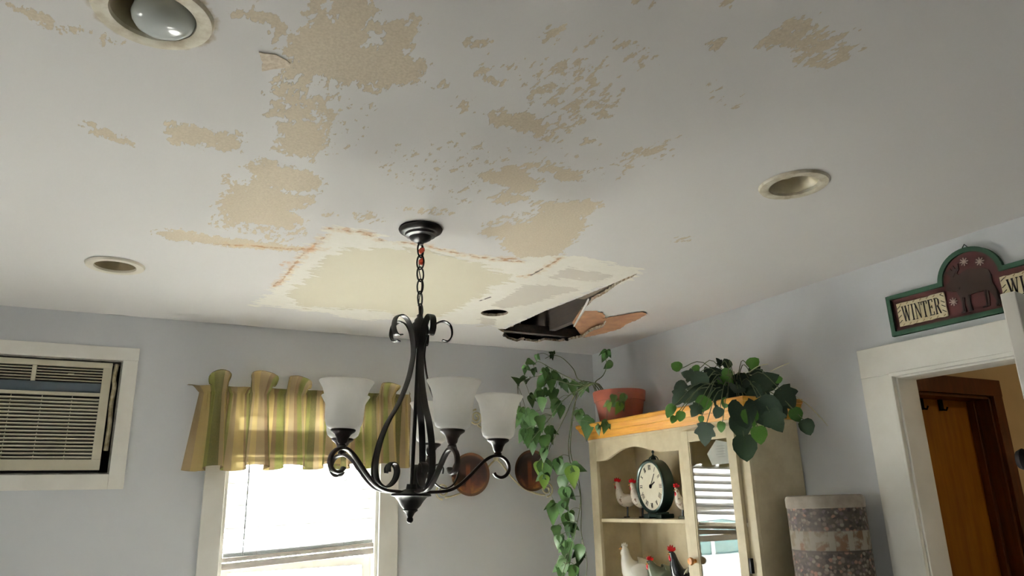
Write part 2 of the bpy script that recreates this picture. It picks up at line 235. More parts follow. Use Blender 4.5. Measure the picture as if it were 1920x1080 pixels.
IVY_LEAVES = [(2.325,2.61,2.095,0.05,1),(2.373,2.531,2.074,0.033,1),(2.327,2.536,2.041,0.06,0),(2.31,2.58,1.991,0.06,0),(2.292,2.574,1.939,0.082,0),(2.353,2.499,2.017,0.081,0),(2.425,2.513,2.059,0.044,0),(2.428,2.463,2.03,0.087,0),(2.458,2.423,2.041,0.049,1),(2.437,2.422,1.994,0.065,1),(2.492,2.398,1.979,0.104,0),(2.527,2.394,2.01,0.082,0),(2.555,2.294,1.991,0.119,0),(2.573,2.359,2.052,0.05,0),(2.557,2.349,2.08,0.055,1),(2.501,2.458,2.093,0.044,0),(2.463,2.468,2.1,0.039,0),(2.636,2.288,1.999,0.038,1),(2.596,2.216,1.899,0.102,0),(2.489,2.339,1.916,0.108,0),(2.415,2.486,1.978,0.109,0),(2.329,2.462,1.896,0.07,1),(2.27,2.451,1.864,0.058,0),(2.182,2.515,1.868,0.058,1),(2.2,2.52,1.831,0.032,1),(2.208,2.48,1.841,0.042,1),(2.278,2.427,1.823,0.029,1),(2.347,2.392,1.85,0.048,0),(2.403,2.395,1.896,0.043,1),(2.411,2.307,1.842,0.116,0),(2.434,2.289,1.822,0.074,1),(2.488,2.238,1.837,0.132,0),(2.503,2.217,1.798,0.095,0),(2.406,2.324,1.788,0.095,0),(2.445,2.262,1.745,0.068,1),(2.406,2.313,1.694,0.1,0),(2.276,2.411,1.756,0.089,0),(2.343,2.377,1.787,0.042,1),(2.615,2.198,1.827,0.059,1),(2.642,2.172,1.773,0.064,0),(2.448,2.39,1.921,0.097,0),(2.513,2.302,1.897,0.107,0),(2.336,2.518,1.953,0.098,0),(2.56,2.239,1.858,0.086,0),(2.414,2.43,1.925,0.097,0),(2.373,2.487,1.951,0.087,0)]
IVY_WISPS = [[(2.511, 2.37, 2.023), (2.541, 2.34, 2.02), (2.567, 2.315, 2.009)], [(2.525, 2.356, 2.034), (2.558, 2.324, 2.06), (2.589, 2.293, 2.067)], [(2.592, 2.29, 2.032), (2.621, 2.262, 2.049), (2.654, 2.23, 2.065)], [(2.661, 2.223, 1.912), (2.693, 2.192, 1.871), (2.722, 2.162, 1.816), (2.741, 2.144, 1.777)]]
# ------------------------------------------------------------------ materials
WALL = pmat('wall_paint_blue_grey', (216, 218, 221), (209, 211, 214), 2.0, 0.75, bump=0.08, bsc=180)
WHITE = pmat('white_trim_paint', (240, 238, 231), (231, 228, 219), 5, 0.45, bump=0.05, bsc=90)
WHITE_DOOR = pmat('white_door_paint', (238, 235, 227), (231, 227, 218), 4, 0.4)
FLOORM = pmat('pale_floor_tile', (196, 194, 190), (182, 179, 174), 6, 0.5)
BLACK = pmat('dark_bronze_metal', (20, 16, 16), (13, 11, 11), 30, 0.45, metal=0.0, spec=0.14)
BRONZE = pmat('brown_bronze_metal', (34, 23, 20), (21, 16, 15), 40, 0.38, metal=0.0, spec=0.2)
CREAM = pmat('cream_painted_wood', (214, 202, 172), (196, 182, 150), 9, 0.5, bump=0.06, bsc=70)
PINE = pmat('honey_pine', (206, 152, 60), (178, 118, 38), 5, 0.4, stretch=(6, 0.8, 9), spec=0.35)
GYP = pmat('broken_gypsum', (214, 203, 182), (140, 112, 84), 60, 0.9, bump=0.6, bsc=90)
KRAFT = pmat('torn_brown_paper', (150, 110, 78), (118, 82, 56), 14, 0.85, bump=0.3, bsc=70)
DARKWOOD = pmat('old_joist_wood', (44, 33, 25), (24, 18, 14), 9, 0.9, stretch=(8, 1, 8))
VOID = pmat('shaded_attic_board', (20, 16, 13), (13, 11, 9), 5, 0.95)  # near-black colour stands in for the deep shade above the hole
ALUM = pmat('dull_aluminium', (170, 168, 160), (130, 126, 118), 20, 0.3, metal=0.8)
RING = pmat('dirty_white_ring', (214, 208, 190), (176, 162, 136), 22, 0.5, lo=0.3, hi=0.55)
CANIN = pmat('beige_can_inside', (186, 176, 150), (150, 138, 112), 9, 0.35)
BULB = pmat('frosted_bulb_glass', (196, 202, 200), (184, 190, 188), 4, 0.12, spec=0.6)
ACP = pmat('aged_cream_plastic', (206, 200, 180), (190, 183, 160), 4, 0.45)
ACD = pmat('dark_blue_grey_band', (44, 54, 60), (36, 44, 50), 6, 0.35)
ACIN = pmat('dark_grille_inside', (20, 18, 15), (14, 12, 10), 6, 0.8)
BLINDM_T = NT('white_blind_slat')
_c = BLINDM_T.ramp(BLINDM_T.noise(BLINDM_T.coord(), 5), [(0.3, lin((232, 234, 234))), (0.7, lin((240, 241, 240)))])
BLINDM_T.fin(_c, 0.5)
_tr = BLINDM_T.n('ShaderNodeBsdfTranslucent'); _tr.inputs[0].default_value = (*lin((236, 240, 240)), 1)
_mx = BLINDM_T.n('ShaderNodeMixShader'); _mx.inputs[0].default_value = 0.16
BLINDM_T.t.links.new(BLINDM_T.b.outputs[0], _mx.inputs[1]); BLINDM_T.t.links.new(_tr.outputs[0], _mx.inputs[2])
BLINDM_T.t.links.new(_mx.outputs[0], BLINDM_T.out.inputs[0])
BLINDM = BLINDM_T.m
RAILM = pmat('off_white_blind_rail', (222, 214, 206), (204, 196, 188), 12, 0.5, stretch=(1, 6, 6))
TERRA = pmat('terracotta', (136, 68, 46), (112, 54, 38), 10, 0.7, bump=0.15, bsc=60)
SOIL = pmat('potting_soil', (50, 36, 26), (30, 22, 16), 40, 0.95, bump=0.8, bsc=60)
STEM = pmat('vine_stem', (86, 98, 60), (62, 68, 44), 20, 0.6)
DRY = pmat('dry_straw_strand', (206, 204, 172), (180, 178, 140), 20, 0.7)
TWIG = pmat('dark_wicker', (58, 46, 34), (34, 26, 20), 40, 0.8, bump=0.5, bsc=80)
GREENP = pmat('dark_green_paint', (30, 52, 39), (22, 40, 30), 8, 0.85, spec=0.12)
MAROON = pmat('maroon_paint', (52, 25, 25), (42, 20, 20), 8, 0.85, spec=0.12)
MOOSE = pmat('dark_brown_relief', (32, 22, 18), (26, 18, 15), 12, 0.85, spec=0.12)
INK = pmat('black_ink', (20, 14, 14), (12, 9, 9), 12, 0.85, spec=0.1)
BIRCH = pmat('cream_birch_plaque', (208, 198, 166), (188, 174, 136), 14, 0.7)
SNOWP = pmat('grey_white_snowflake', (150, 138, 128), (128, 116, 108), 14, 0.7)
BROWNW = pmat('dark_varnished_wood', (98, 48, 18), (74, 34, 12), 5, 0.3, stretch=(8, 8, 0.8), spec=0.4)
ORANGEW = pmat('amber_varnished_door', (164, 106, 24), (140, 86, 18), 4, 0.4, stretch=(5, 5, 0.7), spec=0.3)
BEIGE = pmat('beige_hall_paint', (214, 194, 156), (204, 184, 146), 3, 0.8)
CLOCKG = pmat('dark_green_clock_metal', (22, 48, 42), (14, 34, 30), 10, 0.3, metal=0.2)
DIAL = pmat('cream_clock_dial', (240, 234, 214), (230, 222, 198), 10, 0.5)
PORC = pmat('white_porcelain', (236, 234, 226), (226, 222, 210), 10, 0.15, spec=0.6)
SPECK = pmat('speckled_white_glaze', (236, 226, 212), (150, 116, 92), 46, 0.2, lo=0.34, hi=0.42)
SAGE = pmat('sage_green_glaze', (104, 112, 92), (90, 98, 78), 12, 0.2, spec=0.6)
REDG = pmat('red_glaze', (190, 24, 32), (160, 14, 24), 12, 0.25)
BLACKG = pmat('black_glaze', (26, 26, 30), (16, 16, 20), 12, 0.2)
GOLDK = pmat('amber_wooden_knob', (206, 140, 58), (176, 110, 40), 14, 0.3)
PAPER = pmat('white_paper', (232, 234, 232), (224, 226, 224), 10, 0.7)
RACKM = pmat('pale_gold_iron', (196, 190, 158), (170, 160, 124), 30, 0.45)
REDW = pmat('orange_red_tape', (196, 66, 30), (170, 50, 22), 20, 0.5)
GRASSM = pmat('asphalt_drive', (64, 63, 61), (52, 51, 50), 0.5, 0.9)
CARP = pmat('white_car_paint', (226, 230, 232), (220, 224, 226), 3, 0.25, spec=0.6)
CARG = pmat('tinted_car_glass', (96, 132, 132), (80, 116, 118), 2, 0.1, spec=0.7)
TYRE = pmat('black_tyre', (26, 26, 26), (18, 18, 18), 10, 0.8)

def glass_pane(name, tint=(1, 1, 1), base=0.042):
    t = NT(name); f = t.n('ShaderNodeLayerWeight'); f.inputs['Blend'].default_value = 0.5
    wob = t.noise(t.coord(), 3.0, 2); nb = t.n('ShaderNodeBump'); nb.inputs['Strength'].default_value = 0.02; nb.inputs['Distance'].default_value = 0.002
    t.put(nb.inputs['Height'], wob)
    g = t.n('ShaderNodeBsdfGlossy'); g.inputs['Roughness'].default_value = 0.0; t.put(g.inputs['Normal'], nb.outputs[0])
    tr = t.n('ShaderNodeBsdfTransparent'); tr.inputs[0].default_value = (*tint, 1)
    mx = t.n('ShaderNodeMixShader'); k = t.math('ADD', t.math('MULTIPLY', t.math('POWER', f.outputs['Facing'], 5.0), 0.92), base, True)
    t.put(mx.inputs[0], k); t.t.links.new(tr.outputs[0], mx.inputs[1]); t.t.links.new(g.outputs[0], mx.inputs[2])
    t.t.links.new(mx.outputs[0], t.out.inputs[0]); return t.m
PANE = glass_pane('window_glass', (0.97, 0.99, 0.98)); CABGLASS = glass_pane('cabinet_glass', (0.96, 0.96, 0.95), 0.07)

def translucent_mat(name, col_fn, amount, rough=0.5, spec=0.4, sheer=0.0):
    t = NT(name); col = col_fn(t); t.fin(col, rough, 0, spec)
    tr = t.n('ShaderNodeBsdfTranslucent'); t.put(tr.inputs[0], col)
    mx = t.n('ShaderNodeMixShader'); mx.inputs[0].default_value = amount
    t.t.links.new(t.b.outputs[0], mx.inputs[1]); t.t.links.new(tr.outputs[0], mx.inputs[2])
    last = mx
    if sheer:                       # open weave: a little light passes straight between the threads
        tp = t.n('ShaderNodeBsdfTransparent'); t.put(tp.inputs[0], col); last = t.n('ShaderNodeMixShader'); last.inputs[0].default_value = sheer
        t.t.links.new(mx.outputs[0], last.inputs[1]); t.t.links.new(tp.outputs[0], last.inputs[2])
    t.t.links.new(last.outputs[0], t.out.inputs[0]); return t.m
SHADEM = translucent_mat('frosted_white_shade', lambda t: t.ramp(t.noise(t.coord(), 14, 3), [(0.3, lin((236, 236, 233))), (0.7, lin((244, 244, 242)))]), 0.55, 0.28)
def leafcol(a, b, sc=9):
    return lambda t: t.ramp(t.math('ADD', t.math('MULTIPLY', t.noise(t.coord(), sc, 3), 0.6), t.math('MULTIPLY', t.n('ShaderNodeObjectInfo').outputs['Random'], 0.4)), [(0.25, lin(a)), (0.75, lin(b))])
LEAF = translucent_mat('vine_leaf_green', leafcol((28, 52, 20), (56, 84, 38), 20), 0.2, 0.45, 0.25)
LEAFY = translucent_mat('yellow_green_leaf', leafcol((84, 112, 34), (104, 132, 50), 20), 0.3, 0.45)
IVYD = translucent_mat('dark_ivy_leaf', leafcol((18, 32, 22), (34, 48, 33), 16), 0.10, 0.6, 0.2)
IVYL = translucent_mat('fresh_ivy_leaf', leafcol((48, 84, 28), (76, 116, 46), 16), 0.25, 0.5, 0.25)

def stripe_cloth(t):
    u = t.n('ShaderNodeUVMap', uv_map='cloth').outputs[0]
    sx = t.n('ShaderNodeSeparateXYZ'); t.put(sx.inputs[0], u)
    jit = t.math('MULTIPLY', t.noise(t.scale(u, (60, 3, 1)), 1.0, 2), 0.02)
    f = t.math('FRACT', t.math('ADD', t.math('MULTIPLY', sx.outputs[0], 6.9), jit))
    tan, gold, green, dkg, brown = (132, 117, 90), (152, 136, 90), (86, 94, 46), (58, 65, 36), (98, 82, 62)
    st = [(0.0, tan), (0.10, gold), (0.26, brown), (0.32, green), (0.46, dkg), (0.58, tan), (0.66, gold), (0.74, tan), (0.84, brown), (0.90, green)]
    base = t.ramp(f, [(p, lin(c)) for p, c in st], 'CONSTANT')
    weave = t.noise(t.scale(u, (900, 60, 1)), 1.0, 2)
    return t.mix(t.math('MULTIPLY', weave, 0.35), base, lin((150, 124, 84)))
CLOTH = translucent_mat('striped_valance_cloth', stripe_cloth, 0.24, 0.8, 0.1, 0.075)
# ------------------------------------------------------------------ ceiling with its damage
def pip(pts, poly):
    x, y = pts[:, 0], pts[:, 1]; ins = np.zeros(len(pts), bool); n = len(poly)
    for i in range(n):
        x0, y0 = poly[i]; x1, y1 = poly[(i+1) % n]
        c = (y0 > y) != (y1 > y)
        ins ^= c & (x < (x1-x0)*(y-y0)/((y1-y0) if y1 != y0 else 1e-9)+x0)
    return ins
def dist(pts, poly, closed=True):
    d = np.full(len(pts), 9.0); n = len(poly)
    for i in range(n if closed else n-1):
        a = np.array(poly[i]); b = np.array(poly[(i+1) % n]); ab = b-a
        t = np.clip(((pts-a)@ab)/max(ab@ab, 1e-12), 0, 1)
        d = np.minimum(d, np.hypot(*(pts-a-t[:, None]*ab).T))
    return d
def sdf(pts, poly):
    d = dist(pts, poly); return np.where(pip(pts, poly), d, -d)
CANS = [(-0.019, 1.375, 0.088), (1.792, 1.396, 0.085), (-0.06, 3.098, 0.085)]
LOOSE = (1.652, 3.177, 0.070)
holes = [HOLE] + [[(cx+r*math.cos(2*PI*i/40), cy+r*math.sin(2*PI*i/40)) for i in range(40)] for cx, cy, r in CANS+[LOOSE]]
def jag(poly, amp, seed, step=0.012):
    rr = random.Random(seed); out = []; n = len(poly)
    for i in range(n):
        a = Vector(poly[i]); b = Vector(poly[(i+1) % n]); L = (b-a).length; k = max(1, int(L/step))
        for q in range(k):
            p = a.lerp(b, q/k)
            if q: p += Vector((rr.uniform(-amp, amp), rr.uniform(-amp, amp)))
            out.append((p.x, p.y))
    return out
holes[0] = jag(HOLE, 0.0025, 1)
GS = 0.014
gx = np.arange(-1.0, XR-0.004, GS); gy = np.arange(0.25, YB-0.004, GS)
G = np.stack(np.meshgrid(gx, gy), -1).reshape(-1, 2)
keep = np.ones(len(G), bool)
for h in holes: keep &= sdf(G, h) < -0.005
G = G[keep]
rim = [(XL, YF), (XR, YF), (XR, YB), (XL, YB)]
rim = jag(rim, 0, 0, 0.12)
verts = [Vector(p) for p in rim]; edges = [(i, (i+1) % len(rim)) for i in range(len(rim))]
for h in holes:
    o = len(verts); verts += [Vector(p) for p in h]; edges += [(o+i, o+(i+1) % len(h)) for i in range(len(h))]
verts += [Vector(p) for p in G.tolist()]
cv, ce, cf, _, _, _ = delaunay_2d_cdt(verts, edges, [], 0, 1e-6)
P2 = np.array([(v.x, v.y) for v in cv]); F3 = np.array([f for f in cf if len(f) == 3])
cen = P2[F3].mean(1); ok = np.ones(len(F3), bool)
for h in holes: ok &= ~pip(cen, h)
F3 = F3[ok]
a, b, c = P2[F3[:, 0]], P2[F3[:, 1]], P2[F3[:, 2]]
flip = ((b-a)[:, 0]*(c-a)[:, 1]-(b-a)[:, 1]*(c-a)[:, 0]) > 0
F3[flip] = F3[flip][:, ::-1]
# gentle unevenness of an old ceiling, a slight sag round the damage
def ceil_z(P):
    x, y = P[:, 0], P[:, 1]
    return ZC - 0.006*np.exp(-((x-1.7)**2+(y-2.95)**2)/0.25) + 0.0015*np.sin(3.1*x+1)*np.sin(2.7*y)
Zs = ceil_z(P2); edge = (P2[:, 0] > XR-0.03) | (P2[:, 1] > YB-0.03); Zs[edge] = ZC
def cz(x, y): return float(ceil_z(np.array([[x, y]]))[0])
peel = np.full(len(P2), -1.0)
def capmap(c): return -0.46 if c <= 0 else (-0.16 if c <= 0.15 else (0.12 if c <= 0.35 else c))
for cap, poly in PEEL: peel = np.maximum(peel, np.clip(sdf(P2, poly)/0.042, -1, capmap(cap)))
comp = np.max([sdf(P2, p) for p in COMP], 0); panel = np.max([sdf(P2, p) for p in PANEL], 0)
gray = np.max([sdf(P2, p) for p in GRAY], 0); crack = np.min([dist(P2, p, False) for p in CRACK], 0)
dark = np.min([dist(P2, p, False) for p in DARKCR], 0); stain = np.max([sdf(P2, p) for p in STAIN], 0)
soot = np.min([np.abs(np.hypot(P2[:, 0]-x, P2[:, 1]-y)-0.108) for x, y, r in CANS[:1]], 0)
me = bpy.data.meshes.new('ceiling')
me.from_pydata(np.column_stack([P2, Zs]).tolist(), [], F3.tolist())
for nm, arr in (('peel', peel), ('comp', comp), ('panel', panel), ('gray', gray), ('crack', crack), ('dark', dark), ('stain', stain), ('soot', soot)):
    at = me.attributes.new(nm, 'FLOAT', 'POINT'); at.data.foreach_set('value', arr.astype(np.float32))
me.polygons.foreach_set('use_smooth', [True]*len(me.polygons))
t = NT('peeling_ceiling_paint'); co = t.coord()
st = t.scale(co, (1, 0.45, 1)); n1 = t.noise(st, 62, 3, 0.6); n2 = t.noise(co, 30, 4, 0.6); n3 = t.noise(t.scale(co, (0.3, 1, 1)), 38, 4, 0.65); n4 = t.noise(co, 160, 3)
def wob(n, k): return t.math('MULTIPLY', t.math('SUBTRACT', n, 0.5), k)
mp = t.smooth(t.math('ADD', t.attr('peel'), t.math('ADD', wob(n1, 3.0), 0.10)), -0.03, 0.06)
mc = t.smooth(t.math('ADD', t.attr('comp'), wob(n3, 0.24)), -0.004, 0.006)
mpan = t.smooth(t.math('ADD', t.attr('panel'), wob(n3, 0.22)), -0.003, 0.006)
mg = t.smooth(t.math('ADD', t.attr('gray'), wob(n3, 0.16)), -0.003, 0.006)
mcr = t.smooth(t.math('ADD', t.attr('crack'), wob(n2, 0.045)), 0.008, 0.0)
mcs = t.smooth(t.math('ADD', t.attr('crack'), wob(n2, 0.12)), 0.030, 0.0)
mdk = t.smooth(t.math('ADD', t.attr('dark'), wob(n2, 0.02)), 0.007, 0.003)
mst = t.smooth(t.math('ADD', t.attr('stain'), wob(n2, 0.10)), -0.006, 0.008)
mso = t.smooth(t.math('ADD', t.attr('soot'), wob(n2, 0.03)), 0.014, 0.0)
big = t.noise(co, 1.3, 3)
paint = t.mix(big, lin((227, 225, 224)), lin((218, 215, 213)))
peelc = t.ramp(n4, [(0.3, lin((200, 187, 166))), (0.7, lin((217, 205, 185)))])
compc = t.mix(n2, lin((245, 242, 234)), lin((234, 230, 219)))
panc = t.mix(t.noise(co, 3, 3), lin((210, 203, 182)), lin((219, 213, 195)))
col = t.mix(mso, paint, lin((186, 172, 148)))
col = t.mix(mc, col, compc)
col = t.mix(mpan, col, panc)
col = t.mix(mg, col, lin((210, 204, 194)))
col = t.mix(mp, col, peelc)
col = t.mix(t.math('MULTIPLY', mcs, 0.45), col, lin((206, 178, 136)))
col = t.mix(t.math('MULTIPLY', mst, 0.6), col, lin((192, 144, 92)))
col = t.mix(t.math('MULTIPLY', mcr, 0.85), col, lin((164, 122, 80)))
col = t.mix(mdk, col, lin((52, 44, 38)))
h = t.math('SUBTRACT', t.math('ADD', t.math('MULTIPLY', mc, 0.5), t.math('MULTIPLY', n4, 0.12)), t.math('ADD', mp, t.math('MULTIPLY', mcr, 0.8)))
h = t.math('SUBTRACT', h, t.math('MULTIPLY', mpan, 0.4))
h = t.math('ADD', h, t.math('MULTIPLY', t.math('MULTIPLY', t.noise(t.scale(co, (1, 0.5, 1)), 90, 3), mp), 0.7))
t.bump(h, 0.8, 0.002)
CEILM = t.fin(col, 0.85, 0, 0.3); me.materials.append(CEILM)
ceiling = struct(link('ceiling', me), 'white ceiling with peeling paint, a patched panel and a torn hole', 'ceiling')

# broken board edge round the hole and the round cut-out
def edge_wall(poly, hgt, amp, seed):
    m = MB(); rr = random.Random(seed); n = len(poly); vs = []
    for x, y in poly:
        z = cz(x, y); vs += [(x, y, z), (x+rr.uniform(-amp, amp), y+rr.uniform(-amp, amp), z+hgt*rr.uniform(0.75, 1.1))]
    return m.add(vs, [(2*i, 2*((i+1) % n), 2*((i+1) % n)+1, 2*i+1) for i in range(n)])
edge_wall(holes[0], 0.016, 0.004, 3).build('broken_board_edge', GYP, ceiling)
edge_wall(holes[4], 0.014, 0.0, 3).build('cut_out_edge', GYP, ceiling)
# torn paper layer next to the hole, brown board back inside, hanging sliver
def sheet(poly, zf, th):
    m = MB(); return m.prism(poly, 0, th).v, m.f
def plate(name, poly, mat, z, th, tilt=None, amp=0.003, seed=1):
    pj = jag(poly, amp, seed); cx = sum(p[0] for p in pj)/len(pj); cy = sum(p[1] for p in pj)/len(pj)
    m = MB().prism([(x-cx, y-cy) for x, y in pj], 0, th)
    M = Matrix.Translation((cx, cy, z)) @ (tilt or Matrix.Identity(4))
    return m.build(name, mat, ceiling, M=M)
plate('torn_paper_layer', TORN, KRAFT, ZC-0.0056, 0.0012, Matrix.Rotation(0.004, 4, 'X'), 0.005, 5)
def at_tilt(poly, mat, name, zs, th=0.004):
    vs = [(x, y, z) for (x, y), z in zip(poly, zs)]; n = len(vs)
    m = MB().add(vs + [(x, y, z+th) for x, y, z in vs], [tuple(range(n))[::-1], tuple(range(n, 2*n))] + [(i, (i+1) % n, n+(i+1) % n, n+i) for i in range(n)])
    return m.build(name, mat, ceiling)
at_tilt([(2.26, 3.38), (2.13, 3.10), (2.17, 2.97), (2.30, 3.00), (2.52, 3.28), (2.44, 3.56)], KRAFT, 'loose_board_backing', [2.475, 2.47, 2.45, 2.447, 2.45, 2.455])
at_tilt(SLIVER, PAPER, 'hanging_paper_sliver', [2.43, 2.43, 2.425, 2.41, 2.41, 2.424], 0.002)
# crumbs of gypsum along the far broken edge
rr = random.Random(12)
for i in range(14):
    k = rr.randrange(len(holes[0])); x, y = holes[0][k]
    if y < 3.2 and x < 2.2: continue
    s = rr.uniform(0.006, 0.016); m = MB().ball((0, 0, 0), (s, s*rr.uniform(0.6, 1.2), s*0.6), 7, 5)
    m.build('gypsum_crumb', rr.choice([GYP, DARKWOOD]), ceiling, M=Matrix.Translation((x, y, ZC+0.004)))
# framing above
for i, x0 in enumerate((-1.5, -1.1, -0.69, -0.29, 0.11, 0.52, 0.92, 1.32, 1.86, 2.26, 2.66)):
    if i < 7 and i % 2: continue
    MB().box((-0.02, YF, 0), (0.02, YB, 0.15)).build('joist', DARKWOOD, ceiling, M=Matrix.Translation((x0, 0, ZC+0.045)))
MB().box((1.72, 3.60, ZC+0.02), (2.7, 3.64, ZC+0.07)).build('ledger_board', DARKWOOD, ceiling)
MB().box((1.86, 2.3, ZC+0.022), (1.99, 2.86, ZC+0.04)).build('lath_strip', pmat('grey_brown_lath', (84, 72, 58), (64, 54, 42), 14, 0.9, stretch=(10, 1, 1)), ceiling)
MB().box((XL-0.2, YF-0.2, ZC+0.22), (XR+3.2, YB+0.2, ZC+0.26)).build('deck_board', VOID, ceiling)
# loose flake of old texture next to the big peel
pj = jag(CHIP[:3]+CHIP[4:], 0.002, 8, 0.01); cx = sum(p[0] for p in pj)/len(pj); cy = sum(p[1] for p in pj)/len(pj)
MB().prism([(x-cx, y-cy) for x, y in pj], -0.002, 0.0).build('loose_paint_flake', pmat('cracked_cream_flake', (226, 214, 196), (196, 178, 156), 90, 0.8, bump=0.4, bsc=160), ceiling, M=Matrix.Translation((cx, cy, cz(cx, cy)-0.001)))

# ------------------------------------------------------------------ walls and floor
def wall_with(name, plane, a0, a1, z0, z1, d0, d1, openings, mat):
    """plane 'y': a = x, d = y;  plane 'x': a = y, d = x"""
    m = MB(); cuts = sorted({a0, a1, *[o[0] for o in openings], *[o[1] for o in openings]})
    for u, v in zip(cuts, cuts[1:]):
        segs = sorted([(o[2], o[3]) for o in openings if o[0] <= u+1e-6 and o[1] >= v-1e-6]); z = z0
        for s0, s1 in segs + [(z1, z1)]:
            if s0 > z+1e-6:
                m.box((u, d0, z), (v, d1, s0)) if plane == 'y' else m.box((d0, u, z), (d1, v, s0))
            z = s1
    return struct(m.build(name, mat))
HT = ZC+0.22
AC = (-0.80, 0.012, 1.670, 2.205); WIN = (0.523, 1.318, 0.50, 1.995); DOOR = (1.067, 1.833, 0.0, 1.956)
wall_with('wall_back', 'y', XL-0.15, XR+0.12, -0.05, HT, YB, YB+0.15, [AC, WIN], WALL)['label'] = 'blue-grey back wall with air conditioner and window'
wall_with('wall_right', 'x', YF, YB, -0.05, HT, XR, XR+0.12, [DOOR], WALL)['label'] = 'blue-grey right wall with the doorway'
LW = (1.8, 2.4, 1.1, 1.75)
wall_with('wall_rear', 'y', XL-0.15, XR+0.12, -0.05, HT, YF-0.15, YF, [], pmat('taupe_wall_paint', (128, 116, 102), (118, 106, 92), 2, 0.8))['label'] = 'taupe wall behind the viewer'
wall_with('wall_left', 'x', YF, YB, -0.05, HT, XL-0.15, XL, [LW], WALL)['label'] = 'blue-grey left wall'
fl = struct(MB().box((XL-0.15, YF-0.15, -0.06), (XR+3.2, YB+0.15, 0)).build('floor', FLOORM)); fl['label'] = 'pale grey floor'
for nm, a, b in (('baseboard_back', (XL, YB-0.014, 0), (XR, YB, 0.1)), ('baseboard_left', (XL, YF, 0), (XL+0.014, YB, 0.1)), ('baseboard_rear', (XL, YF, 0), (XR, YF+0.014, 0.1))):
    struct(MB().box(a, b).build(nm, WHITE))

# ------------------------------------------------------------------ back window
w1 = struct(MB().box((WIN[0], YB+0.02, WIN[2]-0.03), (WIN[1], YB+0.15, WIN[2]), ).build('window_1', WHITE, bevel=0.003))
w1['label'] = 'white wooden window in the back wall'
def part(name, a, b, mat, parent, bevel=0.003): return MB().box(a, b).build(name, mat, parent, bevel=bevel)
part('side_casing', (0.425, YB-0.020, 0.47), (0.523, YB, 1.995), WHITE, w1)
part('side_casing', (1.318, YB-0.020, 0.47), (1.425, YB, 1.995), WHITE, w1)
part('head_casing', (0.425, YB-0.022, 1.995), (1.425, YB, 2.085), WHITE, w1)
part('sill', (0.39, YB-0.06, 0.44), (1.46, YB, 0.47), WHITE, w1)
part('apron', (0.43, YB-0.018, 0.36), (1.42, YB, 0.44), WHITE, w1)
for x0, x1 in ((0.523, 0.540), (1.301, 1.318)): part('side_jamb', (x0, YB, 0.50), (x1, YB+0.14, 1.995), WHITE, w1)
part('head_jamb', (0.54, YB, 1.985), (1.301, YB+0.14, 1.995), WHITE, w1)
def sash(name, z0, z1, y, parent, tr=0.04):
    s = MB().box((0.54, y, z0), (0.585, y+0.03, z1)).box((1.256, y, z0), (1.301, y+0.03, z1)).box((0.585, y, z0), (1.256, y+0.03, z0+0.045)).box((0.585, y, z1-tr), (1.256, y+0.03, z1)).build(name, WHITE, parent)
    MB().box((0.585, y+0.012, z0+0.045), (1.256, y+0.016, z1-tr)).build('pane', PANE, s)
    return s
sash('upper_sash', 1.40, 1.985, YB+0.10, w1, 0.018); sash('lower_sash', 0.50, 1.235, YB+0.065, w1)
def plain_window(name, plane, o, d, parent_label):
    a0, a1, z0, z1 = o; am = (a0+a1)/2; m = MB(); g = MB()
    def bx(mb, u0, u1, v0, v1, e0, e1): mb.box((u0, e0, v0), (u1, e1, v1)) if plane == 'y' else mb.box((e0, u0, v0), (e1, u1, v1))
    for u0, u1, v0, v1 in ((a0, a0+0.05, z0, z1), (a1-0.05, a1, z0, z1), (am-0.03, am+0.03, z0, z1), (a0, a1, z0, z0+0.05), (a0, a1, z1-0.05, z1), (a0, a1, (z0+z1)/2-0.02, (z0+z1)/2+0.02)):
        bx(m, u0, u1, v0, v1, d, d+0.04)
    f = struct(m.build(name, WHITE)); f['label'] = parent_label
    bx(g, a0+0.05, a1-0.05, z0+0.05, z1-0.05, d+0.018, d+0.022); g.build('pane', PANE, f)
plain_window('window_2', 'x', LW, XL-0.1, 'white window in the left wall')

# ------------------------------------------------------------------ doorway trim, open door, hall beyond
tr1 = struct(MB().box((XR-0.018, 1.833, 0), (XR, 1.967, 1.956)).build('trim_1', WHITE, bevel=0.002), 'white casing round the doorway')
part('side_casing', (XR-0.018, 0.935, 0), (XR, 1.067, 1.956), WHITE, tr1)
part('head_casing', (XR-0.020, 0.935, 1.956), (XR, 1.967, 2.077), WHITE, tr1)
part('inner_bead', (XR-0.026, 1.822, 0), (XR-0.004, 1.836, 1.950), WHITE, tr1); part('inner_bead', (XR-0.026, 1.066, 1.944), (XR-0.004, 1.836, 1.960), WHITE, tr1)
part('side_jamb', (XR-0.002, 1.815, 0), (XR+0.125, 1.834, 1.94), WHITE, tr1); part('side_jamb', (XR-0.002, 1.066, 0), (XR+0.125, 1.083, 1.94), WHITE, tr1)
part('head_jamb', (XR-0.002, 1.066, 1.937), (XR+0.125, 1.834, 1.956), WHITE, tr1)
hang = Vector((XR-0.02, 1.075, 0)); E0 = Vector((2.02, 0.985, 0)); ax = math.atan2(E0.y-hang.y, E0.x-hang.x)
d1 = struct(MB().box((0.004, -0.0, 0.02), (0.77, 0.036, 1.985)).build('door_1', WHITE_DOOR, bevel=0.003))
d1['label'] = 'open white door at the right edge'; d1.location = hang; d1.rotation_euler = (0, 0, ax)
for z0, z1 in ((0.2, 0.9), (1.05, 1.8)):
    for x0, x1 in ((0.10, 0.35), (0.43, 0.67)): MB().box((x0, 0.032, z0), (x1, 0.040, z1)).build('raised_panel', WHITE_DOOR, d1, bevel=0.004)
